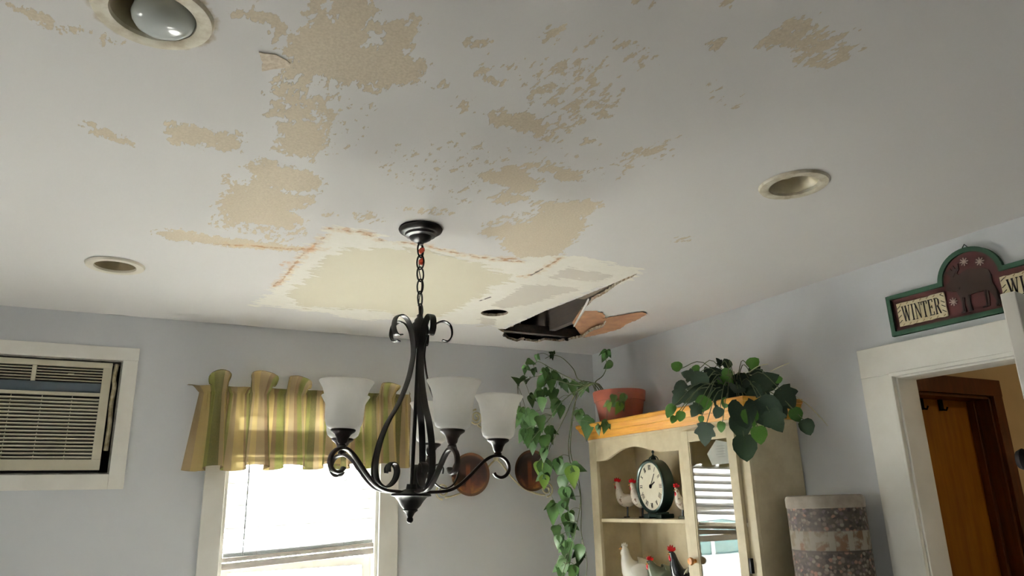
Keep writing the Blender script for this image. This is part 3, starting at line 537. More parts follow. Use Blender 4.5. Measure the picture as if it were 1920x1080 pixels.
kn = MB().lathe([(0.024, 0), (0.024, 0.006), (0.01, 0.01), (0.01, 0.03), (0.024, 0.036), (0.028, 0.046), (0.022, 0.058), (0.0, 0.062)], 20, Matrix.Translation((0.72, 0.0, 1.566)) @ Matrix.Rotation(PI/2, 4, 'X')).build('knob', INK, d1, smooth=True)
kn['label'] = 'black round knob'

HY = 2.10
hw = wall_with('wall_hall_far', 'y', XR+0.12, XR+3.2, -0.05, HT, HY, HY+0.136, [(3.322, 3.957, 0.0, 1.95)], BEIGE); hw['label'] = 'beige hallway wall beyond the doorway'
struct(MB().box((XR+3.0, -0.9, -0.05), (XR+3.15, HY, HT)).build('wall_hall_end', BEIGE))['label'] = 'beige hallway end wall'
struct(MB().box((XR+0.12, -1.0, -0.05), (XR+3.15, -0.85, HT)).build('wall_hall_near', BEIGE))['label'] = 'beige hallway near wall'
struct(MB().box((XR+0.12, -1.0, ZC), (XR+3.15, HY, ZC+0.03)).build('ceiling_hall', pmat('hall_ceiling_paint', (214, 208, 196), (206, 200, 188), 3, 0.9)))['label'] = 'white hallway ceiling'
d2 = struct(MB().box((3.322, HY+0.10, 0.01), (3.957, HY+0.136, 1.95)).build('door_2', ORANGEW), None); d2['label'] = 'amber brown wooden door in the hallway'
part('side_casing', (3.215, HY-0.022, 0), (3.322, HY, 2.035), BROWNW, d2); part('side_casing', (3.957, HY-0.022, 0), (4.037, HY, 2.035), BROWNW, d2)
part('head_casing', (3.215, HY-0.024, 1.95), (4.037, HY, 2.035), BROWNW, d2)
part('side_jamb', (3.938, HY-0.004, 0), (3.957, HY+0.10, 1.95), BROWNW, d2); part('side_jamb', (3.322, HY-0.004, 0), (3.336, HY+0.10, 1.95), BROWNW, d2)
part('head_jamb', (3.322, HY-0.004, 1.935), (3.957, HY+0.10, 1.95), BROWNW, d2)
part('door_stop', (3.915, HY+0.062, 0), (3.938, HY+0.10, 1.935), BROWNW, d2)
for x in (3.52, 3.68):
    hk = MB().box((x-0.012, HY+0.088, 1.88), (x+0.012, HY+0.101, 1.945)).tube([(x, HY+0.09, 1.885), (x, HY+0.07, 1.88), (x, HY+0.062, 1.895)], 0.005, 6).build('over_door_hook', INK, d2)

# ------------------------------------------------------------------ outside
g = struct(MB().box((-40, YB+0.3, -0.45), (40, 60, -0.40)).box((-40, -60, -0.45), (-3.2, YB+0.3, -0.40)).box((-3.2, -60, -0.45), (40, YF-0.3, -0.40)).build('ground', GRASSM)); g['label'] = 'dark asphalt driveway outside the windows'

# added hallway lamp, out of view: put in to brighten the dark hall
hl = thing('added_hall_lamp', 'added unseen dome lamp that brightens the hallway', 'ceiling light', (4.35, 0.75, ZC))
MB().lathe([(0, 0), (0.12, 0), (0.125, -0.015), (0.11, -0.02), (0, -0.02)], 28).build('base_plate', WHITE, hl, smooth=True)
t = NT('added_lamp_glass'); t.fin(lin((255, 236, 200)), 0.4); t.b.inputs['Emission Color'].default_value = (*lin((255, 226, 176)), 1); t.b.inputs['Emission Strength'].default_value = 9.0
MB().lathe([(0.105, -0.02), (0.10, -0.05), (0.07, -0.085), (0, -0.10)], 28).build('glass_dome', t.m, hl, smooth=True)

# added eave, out of view: keeps the sun off the blind
ev = struct(MB().box((-3.0, YB+0.15, 2.46), (4.0, YB+0.75, 2.60)).build('added_shading_eave', WHITE)); ev['label'] = 'added unseen white eave shading the back window'
# ------------------------------------------------------------------ recessed ceiling lights
def can_light(i, label, ring_out, ring_mat, inner, bulb):
    x, y, r = CANS[i]; t = thing('recessed_light', label, 'ceiling light', (x, y, ZC-0.004), 0, 'recessed ceiling lights')
    MB().lathe([(r-0.012, 0.006), (r-0.010, -0.004), (r-0.002, -0.007), (ring_out-0.004, -0.005), (ring_out, 0.003), (r+0.004, 0.006)], 48, closed=True).build('trim_ring', ring_mat, t, smooth=True)
    return t, r
c0, r = can_light(0, 'recessed light with dirty ring and large white bulb hanging out', 0.110, RING, None, None)
MB().lathe([(r-0.012, 0.004), (r-0.016, 0.03), (r-0.02, 0.11), (0.05, 0.13), (0, 0.13)], 36).build('housing', CANIN, c0, smooth=True)
MB().lathe([(0, -0.030), (0.018, -0.0292), (0.036, -0.025), (0.050, -0.016), (0.058, -0.004), (0.0605, 0.008), (0.056, 0.022), (0.040, 0.05), (0.024, 0.075), (0.018, 0.11)], 40).build('bulb', BULB, c0, smooth=True, M=Matrix.Translation((0.020, 0.016, 0.006)) @ Euler((0.10, -0.10, 0)).to_matrix().to_4x4())
c1, r = can_light(1, 'empty recessed light with cream reflector near the sign wall', 0.106, RING, None, None)
MB().lathe([(r-0.012, 0.004), (r-0.022, 0.012), (r-0.030, 0.03), (r-0.040, 0.05), (0.02, 0.058), (0, 0.058)], 36).build('reflector', CANIN, c1, smooth=True)
MB().lathe([(0.0, 0.028), (0.022, 0.032), (0.034, 0.045), (0.03, 0.058)], 24).build('bulb', CANIN, c1, smooth=True, M=Matrix.Translation((-0.012, 0.012, 0)))
c2, r = can_light(2, 'small recessed light with deep brown can above the air conditioner', 0.106, pmat('white_ring_clean', (222, 216, 202), (210, 202, 186), 12, 0.5), None, None)
MB().lathe([(r-0.012, 0.004), (r-0.014, 0.02), (r-0.014, 0.12), (0.0, 0.12)], 36).build('housing', pmat('brown_can_inside', (150, 136, 106), (128, 112, 84), 9, 0.5), c2, smooth=True)
MB().lathe([(0, 0.028), (0.02, 0.03), (0.034, 0.042), (0.04, 0.055), (0.03, 0.085), (0.016, 0.12)], 24).build('bulb', BULB, c2, smooth=True)

# ------------------------------------------------------------------ air conditioner in the wall
tr2 = struct(MB().box((-0.87, YB-0.022, 2.205), (0.078, YB, 2.267)).build('trim_2', WHITE, bevel=0.002), 'white frame round the wall air conditioner')
part('side_board', (0.012, YB-0.0205, 1.603), (0.0775, YB, 2.205), WHITE, tr2); part('side_board', (-0.87, YB-0.0205, 1.603), (-0.80, YB, 2.205), WHITE, tr2)
part('bottom_board', (-0.80, YB-0.021, 1.603), (0.012, YB, 1.670), WHITE, tr2)
part('inner_lining', (-0.80, YB, 2.198), (0.011, YB+0.119, 2.205), ALUM, tr2, 0); part('inner_lining', (0.004, YB, 1.672), (0.011, YB+0.119, 2.198), ALUM, tr2, 0)
part('back_closure', (-0.80, YB+0.119, 1.670), (0.012, YB+0.149, 2.205), ACIN, tr2, 0); part('inner_lining', (-0.80, YB, 1.671), (0.004, YB+0.118, 1.677), ALUM, tr2, 0)  # back panel is added, dark, to stop daylight leaking through the gap
ac = thing('air_conditioner', 'cream wall air conditioner with louvered front grille and dark band', 'air conditioner', (-0.40, YB+0.02, 1.678))
def acx(a, b, name, mat, bevel=0.002): return MB().box(rel(ac, [a])[0], rel(ac, [b])[0]).build(name, mat, ac, bevel=bevel)
FX0, FX1 = -0.775, -0.030; yf = YB+0.006
acx((FX0+0.02, YB+0.03, 1.682), (FX1-0.006, YB+0.116, 2.19), 'cabinet', ACIN, 0)
acx((FX0, yf, 1.690), (FX1, yf+0.03, 1.738), 'bottom_bezel', ACP); acx((FX0, yf, 2.166), (FX1, yf+0.03, 2.192), 'top_bezel', ACP)
acx((-0.068, yf+0.001, 1.738), (FX1, yf+0.03, 2.166), 'side_bezel', ACP); acx((FX0, yf+0.001, 1.738), (FX0+0.04, yf+0.03, 2.166), 'side_bezel', ACP)
acx((FX0+0.04, yf+0.004, 2.046), (-0.068, yf+0.03, 2.092), 'control_band', ACD)
acx((-0.355, yf+0.004, 2.092), (-0.337, yf+0.03, 2.166), 'louver_post', ACP)
acx((FX0+0.04, yf+0.004, 2.030), (-0.068, yf+0.03, 2.046), 'middle_bezel', ACP)
nsl = 17
for i in range(nsl):
    z = 1.746 + i*0.01665
    m = MB().sweep([(FX0+0.04, yf+0.012, z), (-0.0678, yf+0.012, z)], [(-0.009, 0.0015), (-0.009, -0.0015), (0.009, -0.004), (0.009, 0.001)], (0, -1, 0.25))
    m.v = [tuple(Vector(v)-Vector(ac.location)) for v in m.v]; m.build('grille_slat', ACP, ac)
for x in (-0.60, -0.42, -0.30, -0.18): acx((x-0.0015, yf+0.020, 1.738), (x+0.0015, yf+0.026, 2.030), 'grille_rib', ACP, 0)
for i in range(5):
    z = 2.102 + i*0.0135
    for x0, x1 in ((FX0+0.04, -0.355), (-0.337, -0.0678)):
        m = MB().sweep([(x0, yf+0.012, z), (x1, yf+0.012, z)], [(-0.008, 0.001), (-0.008, -0.001), (0.008, -0.001), (0.008, 0.001)], (0, -1, -0.5))
        m.v = [tuple(Vector(v)-Vector(ac.location)) for v in m.v]; m.build('louver', ACP, ac)
acx((-0.21, yf+0.002, 2.127), (-0.185, yf+0.02, 2.133), 'louver_tab', ACP, 0)

# foam stuffed in the gap
m = MB().sweep(smooth_path([(-0.013, YB+0.03, 2.19), (-0.018, YB+0.02, 2.12), (-0.012, YB+0.018, 2.08), (-0.016, YB+0.026, 2.0), (-0.012, YB+0.03, 1.9), (-0.014, YB+0.03, 1.78)]), rrect(0.009, 0.008), scale=None)
tag(m.build('foam_strip', pmat('yellowed_foam', (206, 196, 166), (160, 146, 112), 40, 0.95, bump=0.6, bsc=80)), 'yellowed foam strip stuffed beside the air conditioner', 'foam')

# ------------------------------------------------------------------ window blind
bl = thing('window_blind', 'white slatted venetian blind hanging in the back window', 'blind', (0.92, YB+0.045, 1.26))
BX0, BX1 = 0.545, 1.297
def btilt(z): return 0.026*max(0.0, (1.87-z)/0.6)      # the cords are uneven, the foot hangs askew
acx2 = lambda a, b, name, mat, bev=0.002: MB().box(rel(bl, [a])[0], rel(bl, [b])[0]).build(name, mat, bl, bevel=bev)
acx2((BX0, YB+0.016, 1.765), (BX1, YB+0.075, 1.888), 'head_rail', RAILM)
def slat(z, yc, ang, wid=0.025, bow=0.004):
    vs = []; fs = []; nx = 6; k = 5
    for i in range(nx+1):
        u = i/nx; x = BX0+(BX1-BX0)*u
        for q in range(k):
            s = -1+2*q/(k-1); c = bow*(1-s*s)
            y = yc + wid*s*math.cos(ang) - c*math.sin(ang); zz = z + wid*s*math.sin(ang) + c*math.cos(ang)
            vs.append(Vector((x, y, zz+btilt(z)*(2*u-1)*0.7-0.003*math.sin(PI*u))) - Vector(bl.location))
    n1 = len(vs); vs += [v+Vector((0, 0, 0.0025)) for v in vs]
    for i in range(nx):
        for q in range(k-1):
            a = i*k+q; fs += [(a, a+1, a+k+1, a+k), (n1+a, n1+a+k, n1+a+k+1, n1+a+1)]
        for q, in ((0,), (k-1,)): a = i*k+q; fs.append((a, a+k, n1+a+k, n1+a))
    for i in (0, nx):
        for q in range(k-1): a = i*k+q; fs.append((a, n1+a, n1+a+1, a+1))
    MB().add(vs, fs).build('slat', BLINDM, bl, smooth=True)
z = 1.745
while z > 1.335:
    slat(z, YB+0.045, 0.52); z -= 0.0525
for k in range(4): slat(1.292+0.0055*k, YB+0.045, 0.06, 0.025, 0.002)
def rail_tilted(z0, z1, name):
    vs = []
    for x, s in ((BX0-0.003, -1), (BX1+0.003, 1)):
        for y in (YB+0.018, YB+0.072):
            for zz in (z0, z1): vs.append(Vector((x, y, zz+0.018*s))-Vector(bl.location))
    MB().add(vs, [(0, 2, 3, 1), (4, 5, 7, 6), (0, 1, 5, 4), (2, 6, 7, 3), (0, 4, 6, 2), (1, 3, 7, 5)]).build(name, RAILM, bl, bevel=0.002)
rail_tilted(1.232, 1.262, 'bottom_rail'); rail_tilted(1.268, 1.288, 'slat_stack')
for x in (0.70, 1.14):
    for dy in (-0.026, 0.026):
        m = MB().tube(rel(bl, [(x, YB+0.045+dy, 1.83), (x, YB+0.045+dy, 1.26)]), 0.0009, 5); m.build('ladder_cord', RAILM, bl)
m = MB().tube(rel(bl, [(0.637, YB+0.012, 1.84), (0.634, YB+0.010, 1.28)]), 0.0035, 6); m.build('tilt_wand', pmat('clear_grey_wand', (150, 156, 156), (136, 142, 142), 8, 0.2), bl)

# ------------------------------------------------------------------ valance
VX0, VX1, VY = 0.365, 1.465, YB-0.092
va = thing('window_valance', 'green and gold striped ruffled valance over the window', 'curtain', (0.92, YB-0.03, 1.70))
NP = 6.4; NU = 320; rows = [-1.0, -0.85, -0.7, -0.5, -0.3, -0.12, 0.0, 0.04, 0.08, 0.13, 0.22, 0.34, 0.46, 0.58, 0.7, 0.82, 0.92, 1.0]
ph = [rnd.uniform(0.7, 1.25) for _ in range(14)]; ph2 = [rnd.uniform(-1, 1) for _ in range(14)]
def lerp14(L, th): k = int(th//(2*PI)) % 14; f_ = (th/(2*PI)) % 1; f_ = f_*f_*(3-2*f_); return L[k]*(1-f_)+L[(k+1) % 14]*f_
vs = []; uvs = []
for i in range(NU+1):
    u = i/NU; th = 2*PI*NP*u + 0.8*math.sin(2*PI*1.3*u+0.6) + 0.4*math.sin(2*PI*3.1*u) + 2.2
    A = lerp14(ph, th); B = lerp14(ph2, th+1.7); env = min(1.0, 12*u, 12*(1-u))
    for v in rows:
        cr = 0.0035*math.sin(3*th+5*B)+0.0022*math.sin(7.3*th+3*A)
        if v >= 0:
            amp = (0.014 + 0.036*v)*A
            x = VX0+(VX1-VX0)*u + (0.009+0.020*v)*math.sin(2*th+0.5*B)*A + 0.010*v*B*env - (0.03*v if u < 0.03 else 0)
            y = VY - amp*math.cos(th) - 0.012*v + cr*(1.3-v)
            zz = 2.055 - 0.365*v + 0.012*u + 0.012*math.cos(th+B)*v
        else:
            w_ = -v; hgt = (0.040 + 0.068*max(0.0, math.cos(th+0.8*B))**0.7)*(0.8+0.3*A)*(1.0-0.3*u)
            amp = (0.014 + 0.040*w_)*A
            x = VX0+(VX1-VX0)*u + (0.012+0.026*w_)*math.sin(2*th+0.5*B)*A + 0.022*B*w_*env + (-0.035*w_ if u < 0.03 else 0)
            y = VY - amp*math.cos(th+0.3*B*w_) - 0.030*w_*w_*(0.5+0.5*math.cos(th)) + cr*1.6
            zz = 2.055 + 0.012*u + hgt*math.sin(w_*PI*0.62)
        if 0 <= v < 0.14: y += 0.004*math.sin(11*th)
        y = min(y, YB-0.026 if v < 0 or v > 0.15 else YB-0.060)
        vs.append(Vector((x, y, zz))-Vector(va.location)); uvs.append((u, (1-v)/2))
R_ = len(rows); fs = [(i*R_+q, (i+1)*R_+q, (i+1)*R_+q+1, i*R_+q+1) for i in range(NU) for q in range(R_-1)]
me = bpy.data.meshes.new('cloth'); me.from_pydata([tuple(v) for v in vs], [], fs)
ul = me.uv_layers.new(name='cloth')
for lp in me.loops: ul.data[lp.index].uv = uvs[lp.vertex_index]
me.polygons.foreach_set('use_smooth', [True]*len(me.polygons)); me.materials.append(CLOTH)
cl = link('cloth', me, va)
MB().tube(rel(va, [(0.372, YB-0.05, 2.035), (1.462, YB-0.05, 2.045)]), 0.006, 10).build('curtain_rod', RAILM, va, smooth=True)
for x in (0.376, 1.458): MB().box(rel(va, [(x-0.006, YB-0.05, 2.03)])[0], rel(va, [(x+0.006, YB-0.001, 2.045)])[0]).build('rod_bracket', RAILM, va)

# ------------------------------------------------------------------ plates in a wrought iron rack
PY = YB-0.016
rk = thing('plate_rack', 'pale gold scrolled iron plate rack on the back wall', 'plate rack', (2.03, YB-0.012, 1.72))
def spiral(cx, cz_, r0, turns, a0, d=1, n=26):
    return [(cx+(r0*(1-0.8*i/n))*math.cos(a0+d*2*PI*turns*i/n), PY, cz_+(r0*(1-0.8*i/n))*math.sin(a0+d*2*PI*turns*i/n)) for i in range(n+1)]
def iron(path, name='scroll', r=0.0055): MB().tube(rel(rk, path), r, 8).build(name, RACKM, rk, smooth=True)
iron(spiral(1.905, 1.985, 0.048, 2.0, PI/2)); iron(spiral(2.165, 1.985, 0.048, 2.0, PI/2, -1))
for s in (-1, 1):
    X = lambda d: 2.033+s*d
    iron(smooth_path([(X(0.0), PY, 1.745), (X(0.05), PY, 1.70), (X(0.10), PY, 1.64), (X(0.18), PY, 1.575), (X(0.27), PY, 1.54), (X(0.33), PY, 1.53)]))
    iron(spiral(X(0.345), 1.53+0.035, 0.046, 1.6, -PI/2, s))
    iron(smooth_path([(X(0.0), PY, 1.745), (X(0.02), PY, 1.82), (X(0.06), PY, 1.90), (X(0.12), PY, 1.94)]))
MB().ball((0, -0.006, 0.025), 0.016, 10, 8).build('centre_knot', RACKM, rk, smooth=True)
def plate_thing(x, z, label, sd):
    p = thing('decorative_plate', label, 'plate', (x, YB-0.034, z), 0, 'painted plates on the rack')
    t = NT('painted_plate_glaze'); co = t.coord(); sx = t.n('ShaderNodeSeparateXYZ'); t.put(sx.inputs[0], co)
    nz = t.noise(t.n('ShaderNodeMapping').outputs[0], 1); n1 = t.noise(co, 16+sd, 4)
    hgt = t.math('ADD', t.math('MULTIPLY', sx.outputs['Z'], 4.0), t.math('ADD', t.math('MULTIPLY', n1, 0.9), 0.05+0.03*sd))
    base = t.ramp(hgt, [(0.05, lin((132, 92, 50))), (0.20, lin((96, 54, 34))), (0.34, lin((60, 30, 22))), (0.48, lin((30, 16, 15))), (0.9, lin((18, 10, 10)))])
    bar = t.smooth(t.math('ABSOLUTE', t.math('ADD', sx.outputs['X'], 0.01)), 0.018, 0.010)
    base = t.mix(t.math('MULTIPLY', bar, t.smooth(sx.outputs['Z'], 0.07, 0.03)), base, lin((92, 52, 36)))
    rad = t.n('ShaderNodeVectorMath', operation='LENGTH'); t.put(rad.inputs[0], co)
    base = t.mix(t.smooth(rad.outputs['Value'], 0.104, 0.112), base, lin((70, 44, 26)))
    mat = t.fin(base, 0.3, 0, 0.35)
    MB().lathe([(0, 0.0), (0.075, 0.0), (0.092, 0.006), (0.118, 0.016), (0.122, 0.016), (0.119, 0.011), (0.094, 0.0), (0.08, -0.006), (0, -0.006)], 40, Matrix.Rotation(PI/2, 4, 'X')).build('dish', mat, p, smooth=True)
    return p
plate_thing(1.850, 1.655, 'brown painted plate on the rack, nearer the chandelier arm', 0)
plate_thing(2.262, 1.675, 'dark brown painted plate on the rack, next to the hanging vine', 2)
# ------------------------------------------------------------------ chandelier
CX, CY = 0.876, 2.234
ch = thing('chandelier', 'dark bronze five-arm chandelier with white bell glass shades', 'chandelier', (CX, CY, 2.43))
TOPZ = 2.09
tiltaxis = Vector((0.0078, -0.0196, 0)).normalized()
# the body hangs slightly out of plumb
Tb = Matrix.Translation((0, 0, TOPZ-2.43))
lean = Vector((-0.0205, 0.0080, -0.56)).normalized(); Tb = Tb @ Vector((0, 0, -1)).rotation_difference(lean).to_matrix().to_4x4() @ Matrix.Translation((0, 0, -TOPZ))
MB().lathe([(0, -0.0), (0.074, -0.0), (0.077, -0.006), (0.074, -0.013), (0.066, -0.018), (0.064, -0.020), (0.055, -0.022), (0.052, -0.030), (0.040, -0.034), (0.036, -0.042), (0.022, -0.050), (0.012, -0.054), (0.009, -0.062), (0, -0.062)], 48).build('canopy', BLACK, ch, smooth=True)
def ring_link(L, W, r, gap=False):
    P = []
    n = 22
    for i in range(n+1):
        a = 2*PI*i/n
        if gap and 0.5 < a < 1.1: continue
        P.append((W*math.cos(a), 0, L*math.sin(a)))
    return P
me_link = MB().tube(ring_link(0.0262, 0.0140, 0), 0.0030, 7).mesh('chain_link', BLACK, True)
me_gap = MB().tube([(0.0140*math.cos(a), 0, 0.0262*math.sin(a)) for a in [0.9+i*0.26 for i in range(20)]], 0.0026, 7).mesh('chain_link', BLACK, True)
zl = -0.082
for i in range(6):
    link('chain_link', me_gap if i == 5 else me_link, ch, Matrix.Translation((0, 0, zl-0.0440*i)) @ Matrix.Rotation(0.45+(PI/2 if i % 2 else 0)+0.2*math.sin(i*2), 4, 'Z'))
MB().tube(smooth_path([(0.004, 0, -0.05), (0.006, 0.004, -0.10), (-0.005, 0.0, -0.15), (0.005, -0.003, -0.21), (-0.003, 0.003, -0.27), (0, 0, -0.33)]), 0.0016, 6).build('lamp_wire', BRONZE, ch)
for z0, rz in ((-0.083, 0.4), (-0.125, -0.3)):
    MB().prism([(-0.010, -0.006), (0.004, -0.012), (0.012, 0.004), (0.006, 0.014), (-0.006, 0.008)], -0.004, 0.004, 'xzy').build('wire_tape', REDW, ch, M=Matrix.Translation((0.002, 0, z0)) @ Matrix.Rotation(rz, 4, 'Y'))
MB().tube([(0, 0, 2.145), (0, 0, 2.06)], 0.0055, 10).lathe([(0.0, 2.118), (0.009, 2.116), (0.011, 2.105), (0.018, 2.098), (0.020, 2.085), (0, 2.085)], 16).build('hanging_stem', BLACK, ch, smooth=True, M=Tb)
MB().lathe([(0, 2.085), (0.024, 2.085), (0.026, 2.08), (0.024, 2.05), (0.020, 2.02), (0.012, 2.0), (0, 2.0)], 24).build('collar', BLACK, ch, smooth=True, M=Tb)
MB().tube([(0, 0, 2.05), (0, 0, 1.54)], 0.0065, 10).build('centre_rod', BLACK, ch, smooth=True, M=Tb)
bar = [(.078, 2.032), (.098, 2.030), (.111, 2.052), (.105, 2.084), (.082, 2.098), (.056, 2.088), (.036, 2.060), (.025, 2.02), (.021, 1.98), (.024, 1.95), (.034, 1.90), (.052, 1.85), (.076, 1.80), (.108, 1.75), (.130, 1.70), (.143, 1.655), (.148, 1.62), (.146, 1.588), (.134, 1.562), (.110, 1.549), (.085, 1.555), (.066, 1.575), (.061, 1.60), (.071, 1.619), (.088, 1.622), (.098, 1.610), (.097, 1.594)]
arm = [(.012, 1.532), (.05, 1.5355), (.093, 1.538), (.127, 1.545), (.156, 1.562), (.187, 1.590), (.209, 1.613), (.232, 1.636), (.257, 1.652), (.278, 1.655), (.298, 1.648), (.312, 1.633), (.316, 1.612), (.307, 1.594), (.290, 1.586), (.274, 1.590), (.266, 1.600)]
bar_me = MB().sweep(smooth_path([(r, 0, z) for r, z in bar], 4), rrect(0.0115, 0.0022, 0.002), (0, 1, 0)).mesh('scroll_bar', BLACK, True)
arm_me = MB().sweep(smooth_path([(r, 0, z) for r, z in arm], 4), rrect(0.0088, 0.0052, 0.004), (0, 1, 0)).mesh('arm', BRONZE, True)
cup_me = MB().lathe([(0, 1.655), (0.012, 1.655), (0.013, 1.662), (0.010, 1.666), (0.015, 1.672), (0.018, 1.684), (0.024, 1.694), (0.034, 1.701), (0.0365, 1.704), (0.0365, 1.708), (0.033, 1.710), (0, 1.710)], 28, Matrix.Translation((0.278, 0, 0))).mesh('lamp_cup', BRONZE, True)
sh = [(0.030, 1.709), (0.042, 1.711), (0.051, 1.719), (0.0555, 1.733), (0.057, 1.755), (0.0585, 1.780), (0.062, 1.805), (0.069, 1.828), (0.082, 1.850)]
shade_me = MB().lathe(sh + [(0.0815, 1.8525), (0.0795, 1.8505)], 40, Matrix.Translation((0.278, 0, 0))).mesh('glass_shade', SHADEM, True)
sock_me = MB().lathe([(0.013, 1.71), (0.013, 1.765), (0.0105, 1.767), (0, 1.767)], 14, Matrix.Translation((0.278, 0, 0))).mesh('lamp_holder', WHITE, True)
for k in range(5):
    Mk = Tb @ Matrix.Rotation(math.radians(-15.5+72*k), 4, 'Z')
    link('scroll_bar', bar_me, ch, Mk); link('arm', arm_me, ch, Mk); link('lamp_cup', cup_me, ch, Mk); link('glass_shade', shade_me, ch, Mk); link('lamp_holder', sock_me, ch, Mk)
MB().lathe([(0, 1.560), (0.016, 1.560), (0.018, 1.545), (0.038, 1.538), (0.062, 1.530), (0.064, 1.524), (0.050, 1.520), (0.040, 1.508), (0.030, 1.492), (0.022, 1.484), (0.0235, 1.480), (0.014, 1.472), (0.009, 1.462), (0.0075, 1.458), (0, 1.458)], 36).build('hub', BLACK, ch, smooth=True, M=Tb)
MB().ball((0, 0, 1.452), 0.0105, 14, 10).build('finial', BLACK, ch, smooth=True, M=Tb)
# ------------------------------------------------------------------ hutch cabinet
Y0, Y1 = 2.340, 3.557; XF = 2.45; XB = 2.778
cb = thing('hutch_cabinet', 'tall cream hutch cabinet with open shelves, glass door and honey pine crown', 'cabinet', (2.61, 2.95, 0))
def cbx(a, b, name, mat=None, bevel=0.0015): return MB().box(rel(cb, [a])[0], rel(cb, [b])[0]).build(name, mat or CREAM, cb, bevel=bevel)
cbx((XF+0.02, Y1-0.02, 0.0), (XB, Y1, 1.825), 'side_panel'); cbx((XF+0.02, Y0, 0.0), (XB, Y0+0.02, 1.825), 'side_panel')
cbx((XB-0.012, Y0+0.02, 0.08), (XB, Y1-0.02, 1.825), 'back_panel'); cbx((XF+0.02, Y0+0.02, 1.805), (XB-0.012, Y1-0.02, 1.825), 'top_board')
for z in (1.375, 1.010, 0.70): cbx((XF+0.012, 2.775, z), (XB-0.012, Y1-0.02, z+0.018), 'shelf')
for z in (1.365, 1.010): cbx((XF+0.03, Y0+0.02, z), (XB-0.012, 2.755, z+0.018), 'shelf')
cbx((XF+0.02, 2.755, 0.70), (XB-0.012, 2.775, 1.805), 'divider')
cbx((XF, Y1-0.067, 0), (XF+0.02, Y1, 1.825), 'face_stile'); cbx((XF, 2.740, 0), (XF+0.02, 2.790, 1.80), 'face_stile'); cbx((XF, Y0, 0), (XF+0.02, Y0+0.05, 1.825), 'face_stile')
cbx((XF, 2.39, 1.80), (XF+0.02, 2.790, 1.825), 'face_rail'); cbx((XF, Y0+0.05, 0.64), (XF+0.02, Y1-0.067, 0.70), 'face_rail'); cbx((XF, Y0+0.05, 0), (XF+0.02, Y1-0.067, 0.08), 'plinth')
# scalloped header over the open shelves
L, R = Y1-0.067, 2.790; W = L-R
low = [(0, 1.705), (0.10, 1.706), (0.16, 1.714), (0.24, 1.733), (0.33, 1.752), (0.42, 1.761), (0.52, 1.760), (0.62, 1.748), (0.71, 1.733), (0.80, 1.722), (0.90, 1.718), (1, 1.718)]
sm = smooth_path([(u, z, 0) for u, z in low], 4)
poly = [(L-W*p.x-cb.location.y, p.y) for p in sm] + [(R-cb.location.y, 1.825), (L-cb.location.y, 1.825)]
MB().prism(poly, XF+0.001-cb.location.x, XF+0.019-cb.location.x, 'yzx').build('scalloped_header', CREAM, cb)
cbx((XF-0.004, Y0+0.02, 1.815), (XF+0.001, Y1-0.002, 1.828), 'bead_strip')
for y0 in (2.42, 2.97): 
    dd = cbx((XF-0.018, y0, 0.09), (XF, y0+0.53, 0.63), 'base_door'); 
# crown moulding: profile run round front and the two ends
prof = [(0.000, 1.826), (0.010, 1.828), (0.014, 1.842), (0.022, 1.856), (0.024, 1.862), (0.032, 1.866), (0.040, 1.884), (0.044, 1.892), (0.050, 1.896), (0.052, 1.910), (0.048, 1.915), (-0.02, 1.915), (-0.02, 1.826)]
vs = []; fs = []; k = len(prof)
for px_, py_, dx, dy in ((XB, Y1, 0, 1), (XF, Y1, -1, 1), (XF, Y0, -1, -1), (XB, Y0, 0, -1)):
    for o, z in prof: vs.append((px_+dx*o-cb.location.x, py_+dy*o-cb.location.y, z))
for i in range(3):
    for q in range(k): r_ = (q+1) % k; fs.append((i*k+q, (i+1)*k+q, (i+1)*k+r_, i*k+r_))
fs += [tuple(range(k)), tuple(3*k+q for q in range(k))[::-1]]
MB().add(vs, fs).build('crown_moulding', PINE, cb)
cbx((XF+0.0, Y0+0.0, 1.893), (XB-0.001, Y1, 1.905), 'crown_top', PINE)
# glass door, slightly proud
dr = cbx((XF-0.020, 2.696, 0.71), (XF-0.001, 2.742, 1.800), 'glass_door')
def dpart(a, b, name, mat=CREAM, bevel=0.0015):
    o = MB().box(rel(cb, [a])[0], rel(cb, [b])[0]).build(name, mat, dr, bevel=bevel); return o
dpart((XF-0.020, 2.395, 0.71), (XF-0.001, 2.440, 1.800), 'stile'); dpart((XF-0.0195, 2.44, 1.748), (XF-0.0015, 2.696, 1.7995), 'rail'); dpart((XF-0.0195, 2.44, 0.71), (XF-0.0015, 2.696, 0.76), 'rail')
dpart((XF-0.012, 2.44, 0.76), (XF-0.009, 2.696, 1.748), 'pane', CABGLASS, 0)
for y0, y1 in ((2.690, 2.697), (2.439, 2.446)): dpart((XF-0.0165, y0, 0.758), (XF-0.004, y1, 1.75), 'glazing_bead', CREAM, 0.001)
kp = Vector((XF-0.02, 2.719, 1.213))-Vector(cb.location)
MB().lathe([(0.009, 0), (0.009, 0.012), (0.0145, 0.018), (0.018, 0.027), (0.015, 0.035), (0, 0.038)], 18, Matrix.Translation(kp) @ Matrix.Rotation(-PI/2, 4, 'Y')).build('knob', GOLDK, dr, smooth=True)
for z in (1.21, 0.82, 1.70): dpart((XF-0.016, 2.383, z-0.03), (XF+0.001, 2.395, z+0.03), 'hinge', BLACK, 0.001)
